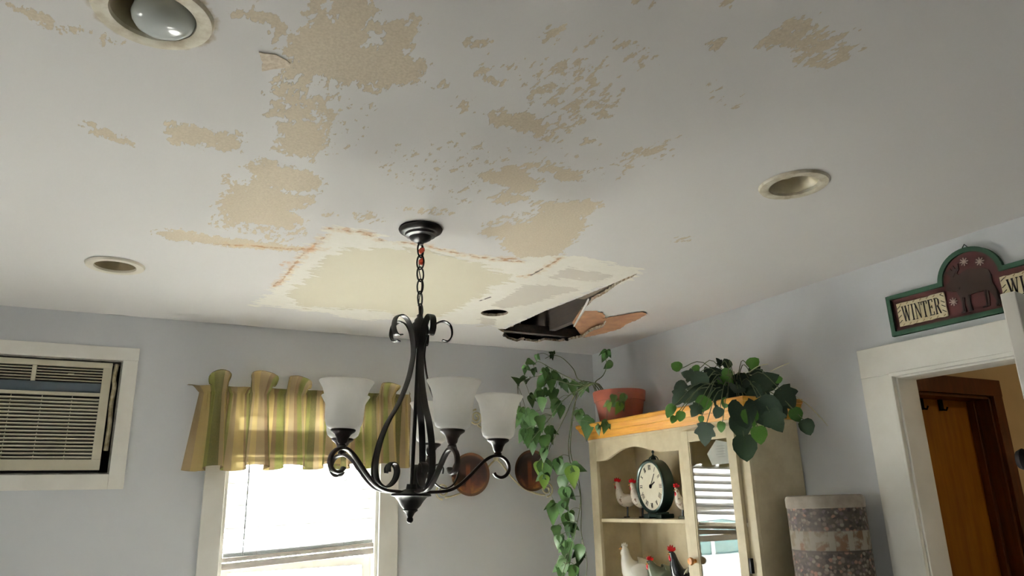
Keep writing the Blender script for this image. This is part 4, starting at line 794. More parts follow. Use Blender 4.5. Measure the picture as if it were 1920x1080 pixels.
# paper card tucked behind the glass
pc = tag(MB().prism([(2.587, 1.686), (2.520, 1.745), (2.448, 1.728), (2.452, 1.636), (2.560, 1.634)], -0.0006, 0.0006, 'yzx').build('paper_card', PAPER, M=Matrix.Translation((XF-0.007, 0, 0))), 'white paper card tucked behind the cabinet door glass', 'card')
for i in range(5):
    MB().box((-0.0011, 2.47, 1.715-0.012*i), (-0.0007, 2.52+0.008*(i % 2), 1.7165-0.012*i)).build('print_line', pmat('grey_print', (190, 192, 192), (180, 182, 182), 10, 0.8), pc)

# ------------------------------------------------------------------ mantel clock
ck = thing('table_clock', 'round dark green table clock with cream dial on the upper shelf', 'clock', (2.585, 3.150, 1.393), 0)
Rk = Matrix.Rotation(PI-math.radians(8), 4, 'Z') @ Matrix.Rotation(PI/2, 4, 'Y')   # local z of lathe -> facing direction
CZ = Matrix.Translation((0, 0, 0.163))
MB().lathe([(0, -0.035), (0.130, -0.035), (0.138, -0.028), (0.139, 0.022), (0.141, 0.030), (0.138, 0.037), (0.130, 0.040), (0.124, 0.036), (0.122, 0.028), (0, 0.026)], 48, CZ @ Rk).build('case', CLOCKG, ck, smooth=True)
MB().lathe([(0, 0.029), (0.1215, 0.029)], 48, CZ @ Rk).build('dial', DIAL, ck)
F_ = CZ @ Rk @ Matrix.Translation((0, 0, 0.030))
# in the dial plane: local x points down after the turn, local y sideways
def dial_bar(mb, x, y, ang, ln, wd): 
    mb.box((-ln/2, -wd/2, 0), (ln/2, wd/2, 0.0006), F_ @ Matrix.Translation((x, y, 0)) @ Matrix.Rotation(ang, 4, 'Z'))
ROM = {12: 'XII', 1: 'I', 2: 'II', 3: 'III', 4: 'IIII', 5: 'V', 6: 'VI', 7: 'VII', 8: 'VIII', 9: 'IX', 10: 'X', 11: 'XI'}
for hnum, s in ROM.items():
    a = 2*PI*hnum/12; rad = 0.098; mb = MB(); wds = {'I': 0.007, 'V': 0.012, 'X': 0.012}; tot = sum(wds[c] for c in s); o = -tot/2
    for c in s:
        cxx = o + wds[c]/2; o += wds[c]
        def bar2(dx, an, ln=0.026, wd=0.0028):
            M = F_ @ Matrix.Rotation(PI-a, 4, 'Z') @ Matrix.Translation((rad, cxx+dx, 0)) @ Matrix.Rotation(an, 4, 'Z')
            mb.box((-ln/2, -wd/2, 0), (ln/2, wd/2, 0.0006), M)
        if c == 'I': bar2(0, 0)
        elif c == 'V': bar2(-0.003, 0.22); bar2(0.003, -0.22)
        else: bar2(0, 0.32); bar2(0, -0.32)
    mb.build('numeral', INK, ck)
for an, ln, wd in ((2.0, 0.05, 0.006), (2.5, 0.078, 0.004)):
    MB().box((-0.012, -wd/2, 0), (ln, wd/2, 0.0008), F_ @ Matrix.Translation((0, 0, 0.002)) @ Matrix.Rotation(an, 4, 'Z')).build('clock_hand', INK, ck)
MB().lathe([(0, 0.005), (0.010, 0.004), (0.011, 0)], 14, F_).build('hand_boss', INK, ck, smooth=True)
MB().lathe([(0.0, 0.352), (0.006, 0.348), (0.008, 0.340), (0.004, 0.332), (0.006, 0.326), (0.012, 0.318), (0.016, 0.300), (0, 0.300)], 14).build('finial', CLOCKG, ck, smooth=True)
MB().tube([(0.0, 0.040*math.sin(a)-0.0, 0.305+0.028*math.cos(a)-0.012) for a in [-1.5+i*0.2 for i in range(16)]], 0.003, 6).build('top_loop', CLOCKG, ck, smooth=True)
for s in (-1, 1): MB().box((-0.035, s*0.06-0.028, 0), (0.045, s*0.06+0.028, 0.022), Matrix.Rotation(-math.radians(8), 4, 'Z')).build('foot', CLOCKG, ck, bevel=0.004)
MB().box((-0.032, -0.05, 0.006), (0.04, 0.05, 0.03), Matrix.Rotation(-math.radians(8), 4, 'Z')).build('base', CLOCKG, ck, bevel=0.003)

# ------------------------------------------------------------------ poultry figurines
def fowl(name, label, cat, loc, rz, spine, comb_c, body_m, comb_m, legs=True, tail=None, wattle=None, beak=True, base=None, wing=None, group='poultry figurines in the cabinet'):
    """spine: (x, z, radius) from tail to head, facing +x"""
    t = thing(name, label, cat, loc, rz, group)
    P = smooth_path([(x, 0, z) for x, z, r in spine], 4); Rr = [v.x for v in smooth_path([(r, 0, 0) for x, z, r in spine], 4)]
    n = 14; MB().sweep(P, [(math.cos(2*PI*i/n), math.sin(2*PI*i/n)) for i in range(n)], (0, 1, 0), Rr).build('body', body_m, t, smooth=True)
    hx, hz, hr = spine[-2]
    cx, cz0, s = comb_c
    cp = [(-1.0, -0.2), (-0.9, 0.5), (-0.5, 0.25), (-0.35, 0.9), (0.0, 0.45), (0.2, 1.0), (0.5, 0.45), (0.8, 0.75), (1.0, -0.1), (0.3, -0.5), (-0.5, -0.5)]
    MB().prism([(cx+a*s, cz0+b*s) for a, b in cp], -0.0045, 0.0045, 'xzy').build('comb', comb_m, t, bevel=0.0015)
    if wattle: MB().ball(wattle[:3], wattle[3], 10, 8).build('wattle', comb_m, t, smooth=True)
    if beak:
        bx, bz, bl_ = beak; MB().tube([(bx, 0, bz), (bx+bl_, 0, bz-0.004)], 0.005, 8, [1, 0.15]).build('beak', GOLDK, t, smooth=True)
    for s_ in (-1, 1): MB().ball((hx+hr*0.45, s_*hr*0.82, hz+hr*0.25), hr*0.16, 8, 6).build('eye', INK, t, smooth=True)
    if legs:
        for s_ in (-1, 1):
            MB().tube([(0.0, s_*0.014, legs), (0.004, s_*0.016, 0.006)], 0.0052, 6).tube([(-0.008, s_*0.016, 0.003), (0.024, s_*0.018, 0.003)], 0.003, 6).build('leg', BLACKG, t, smooth=True)
    if tail:
        for tx, tz, tl, ta in tail:
            c_ = [(0, -0.008), (tl*0.5, -0.012), (tl, -0.002), (tl*0.95, 0.006), (tl*0.5, 0.010), (0, 0.008)]
            MB().prism([(tx-(a*math.cos(ta)-b*math.sin(ta)), tz+(a*math.sin(ta)+b*math.cos(ta))) for a, b in c_], -0.004, 0.004, 'xzy').build('tail_feather', body_m, t, bevel=0.001)
    if wing:
        wx, wz, wa, wb, wy = wing
        for s_ in (-1, 1): MB().ball((wx, s_*wy, wz), (wa, 0.008, wb), 12, 8).build('wing', body_m, t, smooth=True)
    if base: MB().lathe([(0, 0), (base, 0), (base, 0.006), (base*0.8, 0.012), (0, 0.012)], 20).build('base', body_m if not legs else SAGE, t, smooth=True)
    return t
FACE = PI*0.80
spk = [(-0.062, 0.120, 0.004), (-0.050, 0.110, 0.018), (-0.028, 0.098, 0.032), (0.002, 0.092, 0.039), (0.026, 0.105, 0.034), (0.040, 0.132, 0.024), (0.044, 0.160, 0.016), (0.048, 0.180, 0.0155), (0.056, 0.190, 0.012), (0.062, 0.190, 0.004)]
tl = [(-0.045, 0.112, 0.05, 0.6), (-0.045, 0.112, 0.055, 0.25), (-0.045, 0.116, 0.045, 1.0)]
r1 = fowl('rooster_figurine', 'speckled white rooster figurine nearest the left side of the shelf', 'figurine', (2.63, 3.465, 1.393), FACE, spk, (0.048, 0.205, 0.020), SPECK, REDG, 0.062, tl, (0.060, 0, 0.170, (0.006, 0.006, 0.013)), (0.060, 0.187, 0.014), wing=(-0.012, 0.10, 0.035, 0.022, 0.033))
spk2 = [(x*0.98, z*0.95, r*0.98) for x, z, r in spk]
r2 = fowl('rooster_figurine', 'speckled white rooster figurine half hidden by the green clock', 'figurine', (2.635, 3.335, 1.393), FACE, spk2, (0.047, 0.194, 0.021), SPECK, REDG, 0.060, tl, (0.058, 0, 0.160, (0.006, 0.006, 0.013)), (0.058, 0.178, 0.014), wing=(-0.012, 0.095, 0.034, 0.022, 0.032))
spk3 = [(x*0.75, z*0.75, r*0.78) for x, z, r in spk]
r3 = fowl('rooster_figurine', 'small painted rooster figurine behind the stile, on the clock shelf', 'figurine', (2.60, 2.955, 1.393), PI*0.95, spk3, (0.036, 0.158, 0.017), SPECK, REDG, 0.048, [(-0.03, 0.085, 0.05, 0.9)], (0.044, 0, 0.122, (0.006, 0.006, 0.014)), (0.044, 0.140, 0.011), base=0.035)
hen = [(-0.095, 0.120, 0.006), (-0.080, 0.115, 0.030), (-0.045, 0.098, 0.066), (0.0, 0.085, 0.080), (0.035, 0.098, 0.066), (0.056, 0.130, 0.040), (0.064, 0.165, 0.027), (0.068, 0.195, 0.022), (0.076, 0.210, 0.017), (0.084, 0.212, 0.004)]
fowl('hen_figurine', 'large glossy white porcelain hen on the lower shelf', 'figurine', (2.60, 3.365, 1.028), PI*0.80, hen, (0.068, 0.222, 0.018), PORC, PORC, None, None, (0.086, 0, 0.182, (0.007, 0.007, 0.013)), (0.084, 0.209, 0.016), wing=(-0.01, 0.10, 0.055, 0.036, 0.070))
hen2 = [(-0.080, 0.110, 0.005), (-0.066, 0.104, 0.028), (-0.036, 0.088, 0.056), (0.0, 0.076, 0.068), (0.034, 0.090, 0.056), (0.054, 0.116, 0.034), (0.064, 0.138, 0.022), (0.072, 0.150, 0.016), (0.080, 0.150, 0.004)]
fowl('hen_figurine', 'sage green hen with red comb beside the white porcelain hen', 'figurine', (2.565, 3.115, 1.028), PI*0.86, hen2, (0.066, 0.168, 0.018), SAGE, REDG, None, None, (0.080, 0, 0.128, (0.010, 0.010, 0.015)), (0.080, 0.146, 0.012), wing=(-0.01, 0.088, 0.044, 0.030, 0.058))
rs = [(-0.070, 0.140, 0.004), (-0.058, 0.122, 0.022), (-0.030, 0.096, 0.040), (0.0, 0.090, 0.044), (0.024, 0.112, 0.038), (0.036, 0.146, 0.028), (0.042, 0.178, 0.019), (0.048, 0.198, 0.0165), (0.058, 0.206, 0.011), (0.064, 0.206, 0.004)]
rb = fowl('rooster_figurine', 'black rooster figurine with red comb beside the cabinet door knob', 'figurine', (2.535, 2.935, 1.028), PI*0.92, rs, (0.050, 0.224, 0.022), BLACKG, REDG, 0.055, [(-0.05, 0.125, 0.07, 0.9), (-0.05, 0.122, 0.08, 0.5)], (0.062, 0, 0.182, (0.007, 0.007, 0.015)), (0.062, 0.203, 0.013), wing=(-0.012, 0.098, 0.038, 0.024, 0.036))
for i in range(5):
    MB().ball((0, 0, 0), (0.0035, 0.003, 0.016), 8, 6).build('hackle_feather', PORC, rb, smooth=True, M=Matrix.Translation((0.005-0.01*i, 0.040, 0.130-0.004*abs(i-2))) @ Matrix.Rotation(-0.6+0.3*i, 4, 'Y'))
# ------------------------------------------------------------------ plants
def leaf_mesh(name, outline, mat, fold=0.25, curl=0.25):
    """outline: half outline (x along the leaf 0..1, y half width); folded along the midrib"""
    n = len(outline); vs = []; fs = []
    for x, y in outline: vs.append((x, 0, -curl*x*x))
    for s in (1, -1):
        for x, y in outline: vs.append((x, s*y, abs(y)*fold - curl*x*x))
    for s in (0, 1):
        o = n*(1+s)
        for i in range(n-1):
            f = (i, i+1, o+i+1, o+i); fs.append(f if s else f[::-1])
    me = MB().add(vs, fs).mesh(name, mat, True); return me
V_OUT = [(0, 0.0), (0.03, 0.16), (0.10, 0.27), (0.22, 0.33), (0.38, 0.31), (0.58, 0.23), (0.78, 0.12), (1.0, 0.0)]
V_OUT2 = [(0, 0.0), (-0.04, 0.18), (0.04, 0.32), (0.20, 0.36), (0.36, 0.27), (0.50, 0.24), (0.74, 0.13), (1.0, 0.0)]
I_OUT = [(0, 0.0), (-0.10, 0.20), (0.02, 0.44), (0.14, 0.36), (0.34, 0.50), (0.46, 0.52), (0.52, 0.34), (0.68, 0.28), (0.84, 0.16), (1.0, 0.0)]
I_OUT2 = [(0, 0.0), (-0.06, 0.26), (0.10, 0.44), (0.30, 0.48), (0.52, 0.46), (0.70, 0.34), (0.84, 0.24), (1.0, 0.0)]
vl = [leaf_mesh('leaf', V_OUT, LEAF, 0.35, 0.3), leaf_mesh('leaf', V_OUT2, LEAF, 0.2, 0.2), leaf_mesh('leaf', V_OUT, LEAFY, 0.3, 0.25)]
il = [leaf_mesh('leaf', I_OUT, IVYD, 0.12, 0.15), leaf_mesh('leaf', I_OUT2, IVYD, 0.15, 0.1), leaf_mesh('leaf', I_OUT2, IVYL, 0.2, 0.2)]
def place_leaf(me, parent, base, tip_dir, nrm, size):
    x = tip_dir.normalized(); z = (nrm - x*nrm.dot(x)).normalized(); y = z.cross(x)
    M = Matrix((x*size, y*size, z*size)).transposed().to_4x4(); M.translation = base - Vector(parent.location)
    return link('leaf', me, parent, M)

pt = thing('potted_vine', 'trailing green vine in a terracotta pot on the cabinet', 'plant', (2.575, 3.400, 1.905))
MB().lathe([(0, 0.004), (0.110, 0.004), (0.113, 0), (0.118, 0.01), (0.139, 0.125), (0.140, 0.130), (0.147, 0.132), (0.153, 0.185), (0.151, 0.190), (0.143, 0.190), (0.136, 0.165), (0, 0.165)], 40).build('pot', TERRA, pt, smooth=True)
MB().lathe([(0, 0.168), (0.08, 0.172), (0.137, 0.166)], 24).build('soil', SOIL, pt)
r_ = random.Random(21); vine_pts = []
for V in VINES:
    root = Vector((2.50+r_.uniform(-0.05, 0.02), 3.44+r_.uniform(-0.05, 0.05), 2.06))
    P = smooth_path([root, root.lerp(Vector(V[0]), 0.6)+Vector((0, 0, 0.05))] + V[1:], 5); vine_pts += P
    MB().tube([p-Vector(pt.location) for p in P], 0.0036, 6, [1-0.5*i/len(P) for i in range(len(P))]).build('vine_stem', STEM, pt, smooth=True)
view = Vector((0.56, 0.83, 0.05)).normalized()
for i, (x, y, z, s) in enumerate(VINE_LEAVES):
    c = Vector((x, y, z)); s *= 1.02
    tip = Vector((r_.uniform(-0.55, 0.15), r_.uniform(-0.3, 0.35), -1.0 if z < 2.06 else r_.uniform(-0.9, 0.3))).normalized()
    nr = (-view + Vector((r_.uniform(-0.8, 0.4), r_.uniform(-0.5, 0.5), r_.uniform(-0.1, 0.8)))).normalized()
    base = c - tip*s*0.45
    near = min(vine_pts, key=lambda p: (p-base).length + (0.05 if p.z < base.z else 0))
    me_ = vl[2] if i in (35, 37, 39, 56, 57) else vl[i % 2]
    lf = place_leaf(me_, pt, base, tip, nr, s)
    if i % 5 != 0:                        # a second leaflet on the same stalk
        ax_ = (near-base).cross(tip) if (near-base).length > 0.01 else Vector((0, 0, 1))
        q = Matrix.Rotation(r_.choice((-1, 1))*r_.uniform(0.7, 1.3), 3, nr)
        tip2 = (q @ tip + Vector((0, 0, -0.25))).normalized()
        nr2 = (nr + Vector((r_.uniform(-0.5, 0.5), r_.uniform(-0.5, 0.5), r_.uniform(-0.3, 0.5)))).normalized()
        place_leaf(vl[(i+1) % 2], pt, base, tip2, nr2, s*r_.uniform(0.6, 0.85))
        if i % 2: place_leaf(vl[i % 2], pt, base, (q.transposed() @ tip + Vector((0, 0, -0.2))).normalized(), nr, s*r_.uniform(0.55, 0.8))
    if (near-base).length < 0.4:
        mid = (near+base)/2 + Vector((0, 0, 0.012))
        MB().tube([p-Vector(pt.location) for p in smooth_path([near, mid, base], 3)], 0.0016, 5).build('petiole', STEM, pt)

iv = thing('ivy_plant', 'dark green bushy ivy spilling over the cabinet crown', 'plant', (2.56, 2.46, 1.905))
MB().lathe([(0, 0), (0.07, 0), (0.095, 0.07), (0.098, 0.075), (0.09, 0.075), (0.085, 0.06), (0, 0.06)], 24).build('wicker_bowl', TWIG, iv, smooth=True)
heart = Vector((2.54, 2.46, 1.985)); view2 = Vector((0.70, 0.714, 0.06)).normalized()
for i, (x, y, z, s, cl_) in enumerate(IVY_LEAVES):
    c = Vector((x, y, z)); s *= 1.08
    out = (c-heart); side = (out - view2*out.dot(view2))
    tip = (side.normalized()*0.7 + Vector((r_.uniform(-0.3, 0.3), r_.uniform(-0.3, 0.3), -0.75 if z < 1.96 else r_.uniform(-0.4, 0.5)))).normalized()
    nr = (-view2 + Vector((r_.uniform(-0.5, 0.4), r_.uniform(-0.4, 0.5), r_.uniform(0.0, 0.7)))).normalized()
    base = c - tip*s*0.45
    place_leaf(il[2] if cl_ else il[i % 2], iv, base, tip, nr, s)
    mid = heart.lerp(base, 0.55) + Vector((-0.02, -0.02, 0.05+0.02*r_.random()))
    MB().tube([p-Vector(iv.location) for p in smooth_path([heart-Vector((0, 0, 0.03)), mid, base], 4)], 0.0020, 5).build('stem', STEM, iv)
for i in range(26):                       # inner foliage round the bowl
    c = Vector((r_.uniform(2.40, 2.60), r_.uniform(2.34, 2.60), r_.uniform(1.935, 2.035)))
    tip = (c-heart + Vector((r_.uniform(-0.1, 0.1), r_.uniform(-0.1, 0.1), r_.uniform(-0.10, 0.04)))).normalized()
    place_leaf(il[i % 2], iv, c, tip, (-view2+Vector((r_.uniform(-0.6, 0.6), r_.uniform(-0.6, 0.6), r_.uniform(0, 0.9)))).normalized(), r_.uniform(0.07, 0.10))
for W_ in IVY_WISPS:
    P = smooth_path(W_, 5); MB().tube([p-Vector(iv.location) for p in P], 0.0022, 5, [0.4+0.6*math.sin(PI*(0.15+0.8*i/len(P))) for i in range(len(P))]).build('dry_strand', DRY, iv)
MB().tube([p-Vector(iv.location) for p in smooth_path([heart, Vector((2.60, 2.36, 1.99)), Vector(IVY_WISPS[3][0])], 5)], 0.002, 5).build('dry_strand', DRY, iv)
MB().tube([p-Vector(iv.location) for p in smooth_path([heart, Vector((2.53, 2.40, 2.01)), Vector(IVY_WISPS[0][0])], 5)], 0.002, 5).build('dry_strand', DRY, iv)

# ------------------------------------------------------------------ patterned canister
t = NT('collaged_canister_print'); co = t.coord(); sx = t.n('ShaderNodeSeparateXYZ'); t.put(sx.inputs[0], co)
ang = t.math('ARCTAN2', sx.outputs['Y'], sx.outputs['X']); cmb = t.n('ShaderNodeCombineXYZ'); t.put(cmb.inputs[0], t.math('MULTIPLY', ang, 0.155)); t.put(cmb.inputs[1], sx.outputs['Z'])
vor = t.n('ShaderNodeTexVoronoi'); vor.inputs['Scale'].default_value = 62; t.put(vor.inputs['Vector'], t.scale(cmb.outputs[0], (1, 1.2, 1)))
bw = t.n('ShaderNodeSeparateColor'); t.put(bw.inputs[0], vor.outputs['Color'])
mosaic = t.ramp(bw.outputs[0], [(0.0, lin((58, 52, 52))), (0.18, lin((104, 92, 88))), (0.42, lin((146, 132, 122))), (0.62, lin((172, 162, 150))), (0.80, lin((184, 142, 124))), (0.9, lin((120, 106, 112)))], 'CONSTANT')
mosaic = t.mix(t.smooth(vor.outputs['Distance'], 0.35, 0.75), mosaic, lin((84, 76, 70)))
nz = t.noise(cmb.outputs[0], 26, 4)
br = t.n('ShaderNodeTexBrick'); br.inputs['Scale'].default_value = 1.0; br.inputs['Brick Width'].default_value = 0.075; br.inputs['Row Height'].default_value = 0.5; br.inputs['Mortar Size'].default_value = 0.012; br.offset = 0
t.put(br.inputs['Vector'], cmb.outputs[0]); br.inputs['Color1'].default_value = (*lin((140, 104, 76)), 1); br.inputs['Color2'].default_value = (*lin((168, 160, 140)), 1); br.inputs['Mortar'].default_value = (*lin((186, 180, 166)), 1)
pic = t.mix(t.smooth(nz, 0.42, 0.60), br.outputs[0], lin((190, 184, 170)))
per = t.math('FRACT', t.math('MULTIPLY', t.math('ADD', sx.outputs['Z'], 0.033), 1/0.205))
band = t.math('MULTIPLY', t.smooth(per, 0.40, 0.43), t.smooth(per, 0.78, 0.75))
col = t.mix(band, mosaic, pic)
ln = t.math('MULTIPLY', t.smooth(t.math('ABSOLUTE', t.math('SUBTRACT', per, 0.40)), 0.016, 0.008), 0.8)
col = t.mix(ln, col, lin((70, 62, 58)))
t.bump(nz, 0.3, 0.002); PRINT = t.fin(t.mix(0.55, col, lin((50, 45, 41))), 0.75, 0, 0.2)
cn = thing('tall_canister', 'tall grey canister with mosaic picture bands between cabinet and doorway', 'canister', (2.605, 2.108, 0))
rrr = 0.150
MB().lathe([(0, 0), (rrr-0.006, 0), (rrr, 0.006), (rrr, 1.44)], 48).build('body', PRINT, cn, smooth=True)
MB().lathe([(rrr, 1.44), (rrr+0.003, 1.443), (rrr+0.003, 1.476), (rrr-0.002, 1.486), (rrr-0.012, 1.490), (0, 1.490)], 48).build('rim', pmat('grey_cloth_rim', (150, 142, 130), (128, 118, 108), 16, 0.8, bump=0.2, bsc=60), cn, smooth=True)

# ------------------------------------------------------------------ winter sign over the doorway
sg = thing('winter_sign', 'green and maroon wooden winter sign with moose above the doorway', 'sign', (XR-0.001, 1.448, 2.103))
# sign plane: u to the right as seen from the room (= -y), w up
SU, SH = 0.345, 0.168
def arc(r, c, a0, a1, n=24): return [(r*math.cos(a0+(a1-a0)*i/n), c+r*math.sin(a0+(a1-a0)*i/n)) for i in range(n+1)]
def sign_outline(ins):
    r = 0.122-ins; top = SH-ins; c = 0.152
    aa = math.asin(max(-1, min(1, (top-c)/r)))
    return [(-SU+ins, ins), (SU-ins, ins), (SU-ins, top)] + arc(r, c, aa, PI-aa) + [(-SU+ins, top)]
def flat(poly, d0, d1, name, mat, parent=sg, bevel=0.0):
    return MB().prism([(-u, w_) for u, w_ in poly], -d0, -d1, 'yzx').build(name, mat, parent, bevel=bevel)
flat(sign_outline(0.010), 0.001, 0.010, 'back_board', MAROON)
o_, i_ = sign_outline(0.0), sign_outline(0.018); n_ = len(o_); vs = []; fs = []
for d in (0.001, 0.020):
    for ring in (o_, i_): vs += [(-d, -u, w_) for u, w_ in ring]
for q in range(n_):
    r2 = (q+1) % n_
    fs += [(q, r2, n_+r2, n_+q), (2*n_+q, 3*n_+q, 3*n_+r2, 2*n_+r2), (q, 2*n_+q, 2*n_+r2, r2), (n_+q, n_+r2, 3*n_+r2, 3*n_+q)]
MB().add(vs, fs).build('border_frame', GREENP, sg)
# lettering from strokes with serifs
def seg(a, b, wd):
    a = Vector(a); b = Vector(b); d = (b-a).normalized(); p = Vector((-d.y, d.x))*wd/2; return [tuple(a-p), tuple(b-p), tuple(b+p), tuple(a+p)]
TH, TN, SF = 0.16, 0.07, 0.06
GLY = {
 'W': (1.05, [((0.10, 1), (0.32, 0), TH), ((0.32, 0), (0.52, 0.95), TN), ((0.50, 1), (0.74, 0), TH), ((0.74, 0), (0.95, 1), TN), ((0, 1), (0.22, 1), SF), ((0.42, 1), (0.62, 1), SF), ((0.84, 1), (1.05, 1), SF)]),
 'I': (0.40, [((0.2, 0), (0.2, 1), TH), ((0.04, 1), (0.36, 1), SF), ((0.04, 0), (0.36, 0), SF)]),
 'N': (0.80, [((0.14, 0), (0.14, 1), TN), ((0.12, 1), (0.66, 0), TH), ((0.66, 0), (0.66, 1), TN), ((0, 1), (0.2, 1), SF), ((0.02, 0), (0.26, 0), SF), ((0.54, 1), (0.80, 1), SF)]),
 'T': (0.70, [((0.35, 0), (0.35, 1), TH), ((0.02, 0.99), (0.68, 0.99), SF), ((0.03, 0.80), (0.03, 1), SF), ((0.67, 0.80), (0.67, 1), SF), ((0.19, 0), (0.51, 0), SF)]),
 'E': (0.66, [((0.18, 0), (0.18, 1), TH), ((0.04, 0.99), (0.60, 0.99), SF), ((0.04, 0.01), (0.62, 0.01), SF), ((0.18, 0.52), (0.46, 0.52), SF), ((0.59, 0.82), (0.59, 1), SF), ((0.61, 0), (0.61, 0.20), SF), ((0.46, 0.42), (0.46, 0.62), SF)]),
 'R': (0.74, [((0.18, 0), (0.18, 1), TH), ((0.04, 0.99), (0.44, 0.99), SF), ((0.44, 0.99), (0.57, 0.90), 0.09), ((0.57, 0.92), (0.57, 0.60), TH*0.9), ((0.57, 0.62), (0.44, 0.51), 0.09), ((0.18, 0.50), (0.46, 0.50), SF), ((0.40, 0.50), (0.66, 0.0), TH), ((0.04, 0), (0.32, 0), SF), ((0.60, 0), (0.74, 0.03), SF)]),
 'S': (0.60, [((0.50, 0.78), (0.50, 1.0), SF), ((0.50, 0.90), (0.32, 0.99), 0.08), ((0.34, 0.99), (0.14, 0.92), 0.09), ((0.14, 0.95), (0.11, 0.68), 0.12), ((0.11, 0.72), (0.48, 0.36), TH), ((0.48, 0.40), (0.48, 0.12), 0.12), ((0.48, 0.12), (0.28, 0.01), 0.09), ((0.30, 0.01), (0.10, 0.10), 0.08), ((0.10, 0.0), (0.10, 0.24), SF)]),
 'H': (0.84, [((0.18, 0), (0.18, 1), TH), ((0.66, 0), (0.66, 1), TH), ((0.18, 0.52), (0.66, 0.52), SF), ((0.02, 1), (0.34, 1), SF), ((0.02, 0), (0.34, 0), SF), ((0.50, 1), (0.82, 1), SF), ((0.50, 0), (0.82, 0), SF)])}
def write(word, u0, w0, width, height, parent):
    tot = sum(GLY[c][0]+0.08 for c in word)-0.08; kx = width/tot; u = u0
    for c in word:
        adv, st = GLY[c]; mb = MB()
        for q, (a, b, wd) in enumerate(st):
            poly = seg((u+a[0]*kx, w0+a[1]*height), (u+b[0]*kx, w0+b[1]*height), wd*kx*(1.0 if abs(a[0]-b[0]) < 0.3 else 0.9) if wd > 0.065 else wd*height*0.85)
            mb.prism([(-p, r) for p, r in poly], -0.0162, -0.0172-0.00005*q, 'yzx')
        mb.build('letter', INK, parent); u += (adv+0.08)*kx
def plaque(u0, u1, word, sd):
    rq = random.Random(sd); P = jag([(u0, 0.034), (u1, 0.034), (u1, 0.128), (u0, 0.128)], 0.0016, sd, 0.016)
    p = flat(P, 0.010, 0.016, 'birch_plaque', BIRCH)
    write(word, u0+0.020, 0.050, (u1-u0)-0.040, 0.062, p)
    for k in range(4):
        for e, s in ((u0, 1), (u1, -1)):
            q = 0.050+0.020*k+rq.uniform(-0.003, 0.003)
            flat(seg((e+s*0.002, q), (e+s*0.016, q+0.010), 0.0028), 0.0158, 0.0166, 'bark_mark', INK, p)
    for k in range(7):
        for zz in (0.039, 0.123):
            uu = u0+0.015+k*(u1-u0-0.03)/6; flat(seg((uu, zz-0.003), (uu+0.008, zz+0.003), 0.0030), 0.0158, 0.0165, 'bark_mark', pmat('bark_brown', (140, 118, 84), (110, 90, 62), 20, 0.8) if k == 0 and zz < 0.1 else bpy.data.materials['bark_brown'], p)
plaque(-0.306, -0.108, 'WINTER', 3); plaque(0.100, 0.312, 'WISHES', 9)
mo = [(-0.100, 0.128), (-0.104, 0.142), (-0.098, 0.152), (-0.085, 0.160), (-0.076, 0.170), (-0.080, 0.186), (-0.092, 0.204), (-0.080, 0.200), (-0.070, 0.212), (-0.064, 0.200), (-0.056, 0.220), (-0.050, 0.204), (-0.036, 0.222), (-0.036, 0.200), (-0.048, 0.186), (-0.040, 0.178), (-0.024, 0.186), (0.000, 0.192), (0.028, 0.184), (0.055, 0.180), (0.072, 0.168), (0.078, 0.146), (0.076, 0.120), (0.084, 0.098), (0.092, 0.070), (0.094, 0.046), (0.084, 0.030), (0.072, 0.030), (0.076, 0.050), (0.068, 0.074), (0.056, 0.092), (0.054, 0.060), (0.050, 0.036), (0.034, 0.034), (0.040, 0.060), (0.038, 0.094), (0.010, 0.096), (-0.014, 0.094), (-0.018, 0.060), (-0.014, 0.034), (-0.028, 0.034), (-0.034, 0.060), (-0.036, 0.090), (-0.042, 0.064), (-0.040, 0.034), (-0.056, 0.032), (-0.052, 0.066), (-0.056, 0.098), (-0.064, 0.118), (-0.080, 0.120)]
ms = flat([(u*0.95, w_) for u, w_ in mo], 0.009, 0.0135, 'moose_relief', MOOSE)
for a, b, wd in (((-0.050, 0.036), (-0.046, 0.090), 0.005), ((-0.060, 0.034), (-0.042, 0.034), 0.006), ((-0.020, 0.036), (-0.022, 0.094), 0.006), ((-0.030, 0.035), (-0.014, 0.035), 0.006), ((0.040, 0.036), (0.046, 0.096), 0.005), ((0.024, 0.036), (0.042, 0.036), 0.006), ((0.082, 0.036), (0.084, 0.080), 0.005), ((0.074, 0.150), (0.072, 0.112), 0.006), ((-0.066, 0.176), (-0.040, 0.206), 0.005), ((-0.052, 0.124), (-0.048, 0.132), 0.006), ((0.074, 0.033), (0.088, 0.044), 0.008)):
    flat(seg((a[0]*0.95, a[1]), (b[0]*0.95, b[1]), wd), 0.013, 0.0145, 'carved_line', INK, ms)
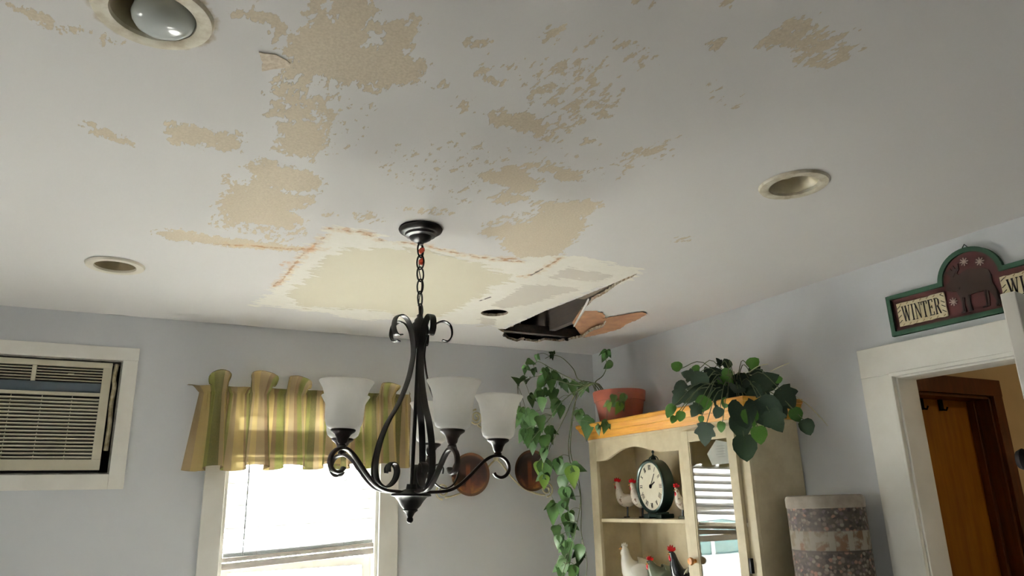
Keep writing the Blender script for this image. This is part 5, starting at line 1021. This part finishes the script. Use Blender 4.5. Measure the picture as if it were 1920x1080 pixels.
for u, w_ in ((-0.010, 0.222), (0.046, 0.206), (-0.078, 0.082)):
    mb = MB()
    for q in range(4): mb.prism([(-p, r) for p, r in seg((u-0.016*math.cos(q*PI/4), w_-0.016*math.sin(q*PI/4)), (u+0.016*math.cos(q*PI/4), w_+0.016*math.sin(q*PI/4)), 0.004)], -0.0138, -0.0152-0.0001*q, 'yzx')
    mb.build('snowflake', SNOWP, sg)
MB().tube([(-0.004, 0.016, SH+0.104), (-0.006, 0.0, SH+0.122), (-0.004, -0.012, SH+0.104)], 0.0022, 6).build('hanger_wire', BLACK, sg)

# ------------------------------------------------------------------ parked car outside the window
car = thing('parked_car', 'white car parked outside, seen mirrored in the cabinet glass', 'car', (-3.9, 9.6, -0.40))
side = [(-2.2, 0.35), (-2.25, 0.62), (-2.05, 0.86), (-1.2, 0.96), (-0.75, 1.04), (1.35, 1.04), (2.05, 1.0), (2.2, 0.75), (2.15, 0.35)]
MB().prism(side, -0.88, 0.88, 'xzy').build('body', CARP, car, bevel=0.05)
cabp = [(-0.85, 1.03), (-0.15, 1.50), (0.25, 1.56), (1.1, 1.52), (1.75, 1.03)]
MB().prism(cabp, -0.74, 0.74, 'xzy').build('greenhouse', CARG, car, bevel=0.03)
MB().prism([(-0.18, 1.485), (0.22, 1.545), (1.08, 1.505), (1.12, 1.535), (0.25, 1.59), (-0.18, 1.52)], -0.76, 0.76, 'xzy').build('roof', CARP, car, bevel=0.01)
for x in (-0.83, 0.5, 1.72):
    for s in (-1, 1): MB().tube([(x, s*0.75, 1.03), (x+(0.7 if x < 0 else (-0.02 if x < 1 else -0.6)), s*0.74, 1.52)], 0.035, 6).build('pillar', CARP, car)
for x in (-1.4, 1.4):
    for s in (-1, 1): MB().lathe([(0, -0.1), (0.2, -0.1), (0.31, -0.1), (0.33, -0.06), (0.33, 0.06), (0.31, 0.1), (0, 0.1)], 24, Matrix.Translation((x, s*0.80, 0.33)) @ Matrix.Rotation(PI/2, 4, 'X')).build('wheel', TYRE, car, smooth=True)
